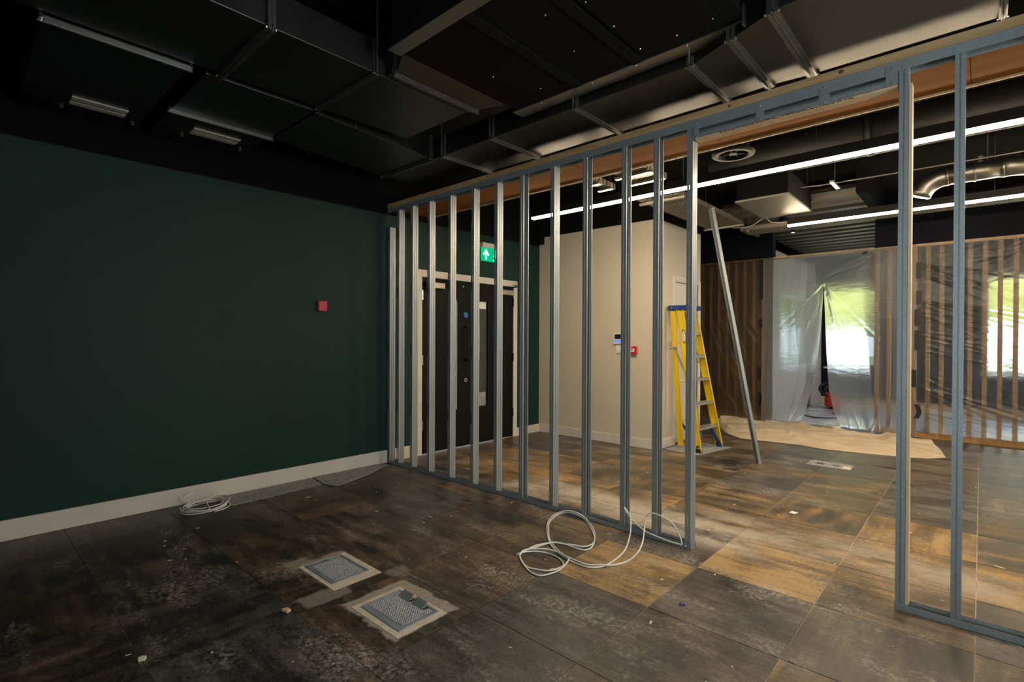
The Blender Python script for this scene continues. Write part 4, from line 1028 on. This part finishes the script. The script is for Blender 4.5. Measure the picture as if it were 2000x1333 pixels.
# doorway sheet with a slit that hangs open
def doorway_sheet():
    x0, x1, z1, zs = 2.04, 4.01, 2.625, 2.13
    le = [(2.136, 2.911), (1.669, 2.891), (1.122, 2.847), (.568, 2.761), (.163, 2.672), (.0, 2.60)]
    re = [(2.136, 2.912), (1.668, 2.932), (1.125, 2.956), (.584, 2.993), (.242, 3.062), (.0, 3.181)]
    def edge(t, z):
        if z >= zs: return 2.9115
        for (za, xa), (zb, xb) in zip(t[:-1], t[1:]):
            if zb <= z <= za: return xa+(xb-xa)*(za-z)/(za-zb)
        return t[-1][1]
    rr = random.Random(9); L = []
    for k in range(9):      # drag lines from the fixing near the upper right
        ang = math.radians(rr.uniform(198, 226)); L.append((3.40+rr.uniform(-.06, .06), 2.58-k*.02, math.cos(ang), math.sin(ang), rr.uniform(.3, .8), rr.uniform(.006, .012), rr.uniform(.010, .018)))
    for k in range(9):      # lines fanning out below the top of the slit
        ang = math.radians(rr.uniform(-85, -50)); L.append((2.93, 2.12, math.cos(ang), math.sin(ang), rr.uniform(.5, 1.2), rr.uniform(.006, .012), rr.uniform(.010, .018)))
    for k in range(8):
        ang = math.radians(rr.uniform(225, 262)); L.append((2.89, 2.12, math.cos(ang), math.sin(ang), rr.uniform(.5, 1.1), rr.uniform(.005, .010), rr.uniform(.010, .018)))
    for k in range(10):     # gathers at the bottom
        ang = math.radians(rr.uniform(60, 120)); L.append((2.45+rr.uniform(-.15, .12), .03, math.cos(ang), math.sin(ang), rr.uniform(.3, .9), rr.uniform(.008, .02), rr.uniform(.010, .02)))
        ang = math.radians(rr.uniform(60, 120)); L.append((3.40+rr.uniform(-.15, .12), .03, math.cos(ang), math.sin(ang), rr.uniform(.25, .5), rr.uniform(.008, .02), rr.uniform(.010, .02)))
    f = crease_field(L); mb = MB(); nz = 150; n = 70
    root = thing('polythene_doorway', 'polythene sheet with a hanging slit opening across the doorway', 'plastic sheet', (2.9, YS, 0), 'polythene dust sheets')
    for side, nm in ((0, 'left_flap'), (1, 'right_flap')):
        mb = MB()
        for j in range(nz+1):
            z = .006+(z1-.006)*j/nz
            a, b = (x0, edge(le, z)) if side == 0 else (edge(re, z), x1)
            for i in range(n+1):
                u = i/n; x = a+(b-a)*u; v = (u if side == 0 else 1-u)     # v = 1 at the slit
                gath = max(0, 1-z/2.1)
                d = .016*noise.noise(Vector((u*5.5+side*9, z*.5, 2.2)))*(.5+1.6*gath)+.02*gath*v*math.sin(u*14+side)
                calm = min(1, max(.02, min(abs(x-4.03), abs(x-2.03))-.03)/.10)
                y = YS-.014-(abs(d)+f(x, z)+.10*max(0, 1-z/.22)**2*(.5+.5*v))*calm
                mb.v.append((x-2.9, y-YS, z))
        for j in range(nz):
            for i in range(n):
                q = j*(n+1)+i; mb.f.append((q, q+1, q+n+2, q+n+1)); mb.m.append(0)
        mb.build(nm, 'sheet', root, True)
    # hem bunched up on the ground under each flap
    for k, (a, b) in enumerate(((2.08, 2.62), (3.17, 3.98))):
        pts = [(a+(b-a)*i/14-2.9, -.13+.03*math.sin(i*1.7), .022+.008*math.sin(i*2.3)) for i in range(15)]
        MB().tube(smooth_path(pts, 3), .022, 8).build('bunched_hem', 'sheet', root, True)
    MB().quadbox([(.50, -.024, 2.548), (.56, -.024, 2.568), (.56, -.018, 2.568), (.50, -.018, 2.548), (.49, -.024, 2.585), (.555, -.024, 2.605), (.555, -.018, 2.605), (.49, -.018, 2.585)]).build('tape_strip', 'tape', root)
    bz('head_batten', 2.20-2.9, 3.54-2.9, 0, .05, 2.60, 2.645, 'pale_timber', root)
doorway_sheet()

# cotton dust sheet on the floor
def dust_sheet():
    low = [(1.50, 8.30), (1.79, 7.78), (2.05, 7.35), (2.31, 7.12), (2.65, 7.17), (2.99, 7.20), (3.23, 7.12), (3.6, 7.17), (3.97, 7.26), (4.25, 7.38), (4.385, 7.56), (4.32, 8.05), (4.16, 8.62)]
    mb = MB(); nu, nv = 150, 80; n = len(low)-1
    for j in range(nv+1):
        for i in range(nu+1):
            s = i/nu*n; k = min(int(s), n-1); u = s-k
            x = low[k][0]+(low[k+1][0]-low[k][0])*u; y = low[k][1]+(low[k+1][1]-low[k][1])*u
            tx = 1.50+(4.13-1.50)*i/nu; ty = 8.68; v = j/nv
            X, Y = x+(tx-x)*v, y+(ty-y)*v
            h = max(0, .30-abs(noise.noise(Vector((X*1.3, Y*3.6, .2)))))*.15+max(0, .25-abs(noise.noise(Vector((X*3.1, Y*8, 3)))))*.11
            mb.v.append((X, Y, .003+h*min(1, v*6)))
    for j in range(nv):
        for i in range(nu):
            a = j*(nu+1)+i; mb.f.append((a, a+1, a+nu+2, a+nu+1)); mb.m.append(0)
    o = mb.build('dust_sheet', 'canvas', smooth=True)
    s = o.modifiers.new('thick', 'SOLIDIFY'); s.thickness = .003; s.offset = 1
    return o
tag(dust_sheet(), 'crumpled beige cotton dust sheet on the floor before the polythene doorway', 'dust sheet')

# ================================================================== ROOM BEHIND: floor film, cable, machine
def film():
    mb = MB(); n = 60
    for j in range(n+1):
        for i in range(n+1):
            x = 2.18+(RW-.05-2.18)*i/n; y = YS+.10+(YB-.05-YS-.10)*j/n
            mb.v.append((x, y, .004+.018*abs(noise.noise(Vector((x*3.2, y*7, .5))))))
    for j in range(n):
        for i in range(n):
            a = j*(n+1)+i; mb.f.append((a, a+1, a+n+2, a+n+1)); mb.m.append(0)
    return mb.build('floor_film', 'floor_film', smooth=True)
tag(film(), 'crinkled silvery protective film covering the floor behind the doorway', 'floor film')
tag(MB().tube(smooth_path([(2.35, 10.0, .03), (2.6, 9.75, .03), (2.85, 9.85, .03), (2.95, 10.25, .03), (2.75, 10.5, .03), (2.85, 10.75, .03), (3.2, 10.8, .03), (3.5, 10.6, .03)], 6), .011, 8).build('dark_cable', 'dark_cable', smooth=True), 'dark cable snaking over the silvery floor film', 'cable')
vm = thing('red_machine', 'red and black workshop vacuum glimpsed through the polythene slit', 'vacuum', (2.62, 11.35, 0))
MB().lathe([(0, .05), (.15, .05), (.165, .08), (.165, .30), (.15, .33), (0, .33)], (0, 0, 0), 'z', 28).build('drum', 'red_machine', vm, True)
MB().lathe([(.155, .33), (.165, .35), (.15, .42), (.09, .46), (0, .47)], (0, 0, 0), 'z', 28).build('motor_head', 'black_plastic', vm, True)
MB().tube(smooth_path([(-.10, -.12, .25), (-.22, -.15, .36), (-.20, .0, .47), (0, .02, .50), (.15, .05, .42)], 6), .022, 10).build('hose', 'black_plastic', vm, True)
for a in (0, 2.1, 4.2): MB().cyl((.12*math.cos(a), .12*math.sin(a)-.0, .018), (.12*math.cos(a)+.02, .12*math.sin(a), .05), .022, seg=10).build('castor', 'black_plastic', vm)
# ================================================================== OUTSIDE THE WINDOWS
tag(bz('lawn', -30, 40, YB+.2, 60, -.35, -.30, 'lawn'), 'sunlit lawn outside the far windows', 'lawn')
tag(bz('paved_terrace', -6, 14, YB+1.2, YB+4.5, -.30, -.26, 'paving'), 'pale paved terrace outside the far windows', 'terrace')
def tree(label, x, y, h, r, sd):
    t = thing('tree', label, 'tree', (x, y, -.30), 'trees outside the windows')
    MB().cyl((0, 0, 0), (0, 0, h), .16, .10, 10).build('trunk', 'bark', t, True)
    bm = bmesh.new(); bmesh.ops.create_icosphere(bm, subdivisions=4, radius=r)
    for v in bm.verts:
        d = 1+.30*noise.noise(v.co*1.1+Vector((sd, 0, 0)))+.16*noise.noise(v.co*3.3+Vector((0, sd, 0)))
        v.co *= d; v.co.z *= .75
    me = bpy.data.meshes.new('crown'); bm.to_mesh(me); bm.free(); me.materials.append(MT['hedge'])
    link('crown', me, t, loc=(0, 0, h+r*.25)); return t
tree('broad yellow-green tree outside, left of the doorway view', -3.6, 22.5, 2.9, 2.2, 1)
tree('yellow-green tree outside the window behind the doorway', 1.4, 20.5, 2.7, 2.0, 4)
tree('yellow-green tree outside between the two far windows', 5.4, 25.5, 3.2, 2.2, 7)
tree('yellow-green tree outside, right of the far windows', 8.6, 20.5, 2.8, 2.2, 9)

# ================================================================== SMALL DEBRIS
def debris():
    rr = random.Random(17); mb = MB(); 
    for k in range(150):
        x = rr.uniform(.5, 5.2); y = rr.uniform(.4, 6.5); s = rr.uniform(.002, .006)*(1.5 if rr.random() < .12 else 1); a = rr.uniform(0, 3.14); l = rr.uniform(.8, 3)
        c, q = math.cos(a)*s, math.sin(a)*s
        if x < XC+.1 and y > YC-.1: continue
        if PY-.03 < y < PY+.1: continue
        P = [(x-c*l-q*-.7, y-q*l-c*.7), (x+c*l+q*.7, y+q*l-c*.7), (x+c*l-q*.7, y+q*l+c*.7), (x-c*l-q*.7, y-q*l+c*.7)]
        mb.quadbox([(*p, .0012) for p in P]+[(p[0], p[1], .0012+s*.5) for p in P])
    return mb.build('plaster_debris', 'chip')
tag(debris(), 'scattered pale plaster chips and dust crumbs on the floor tiles', 'debris', kind='stuff')
tag(MB().prism([(3.59, 4.34), (3.63, 4.33), (3.645, 4.385), (3.60, 4.39)], .001, .003).build('paper_scrap', 'white_print'), 'small white paper scrap on the floor beyond the partition', 'scrap')
tag(MB().prism([(2.125, .52), (2.140, .518), (2.150, .537), (2.135, .548), (2.122, .535)], .001, .012).build('paper_scrap', 'chip'), 'crumpled whitish scrap on the dark tiles at the front', 'scrap')
tag(MB().prism([(2.175, 1.085), (2.215, 1.095), (2.21, 1.115), (2.18, 1.112)], .001, .012).build('wood_chip', 'pale_timber'), 'pale wood chip on the tile joint near the floor boxes', 'scrap')
blue = MB()
for k in range(5):
    a = k*1.257; blue.cyl((3.578, 2.464, .002), (3.578+.016*math.cos(a), 2.464+.016*math.sin(a), .003), .003, seg=6)
tag(blue.build('blue_mark', 'blue_plastic'), 'tiny blue star-shaped scrap on the grey tile', 'scrap')
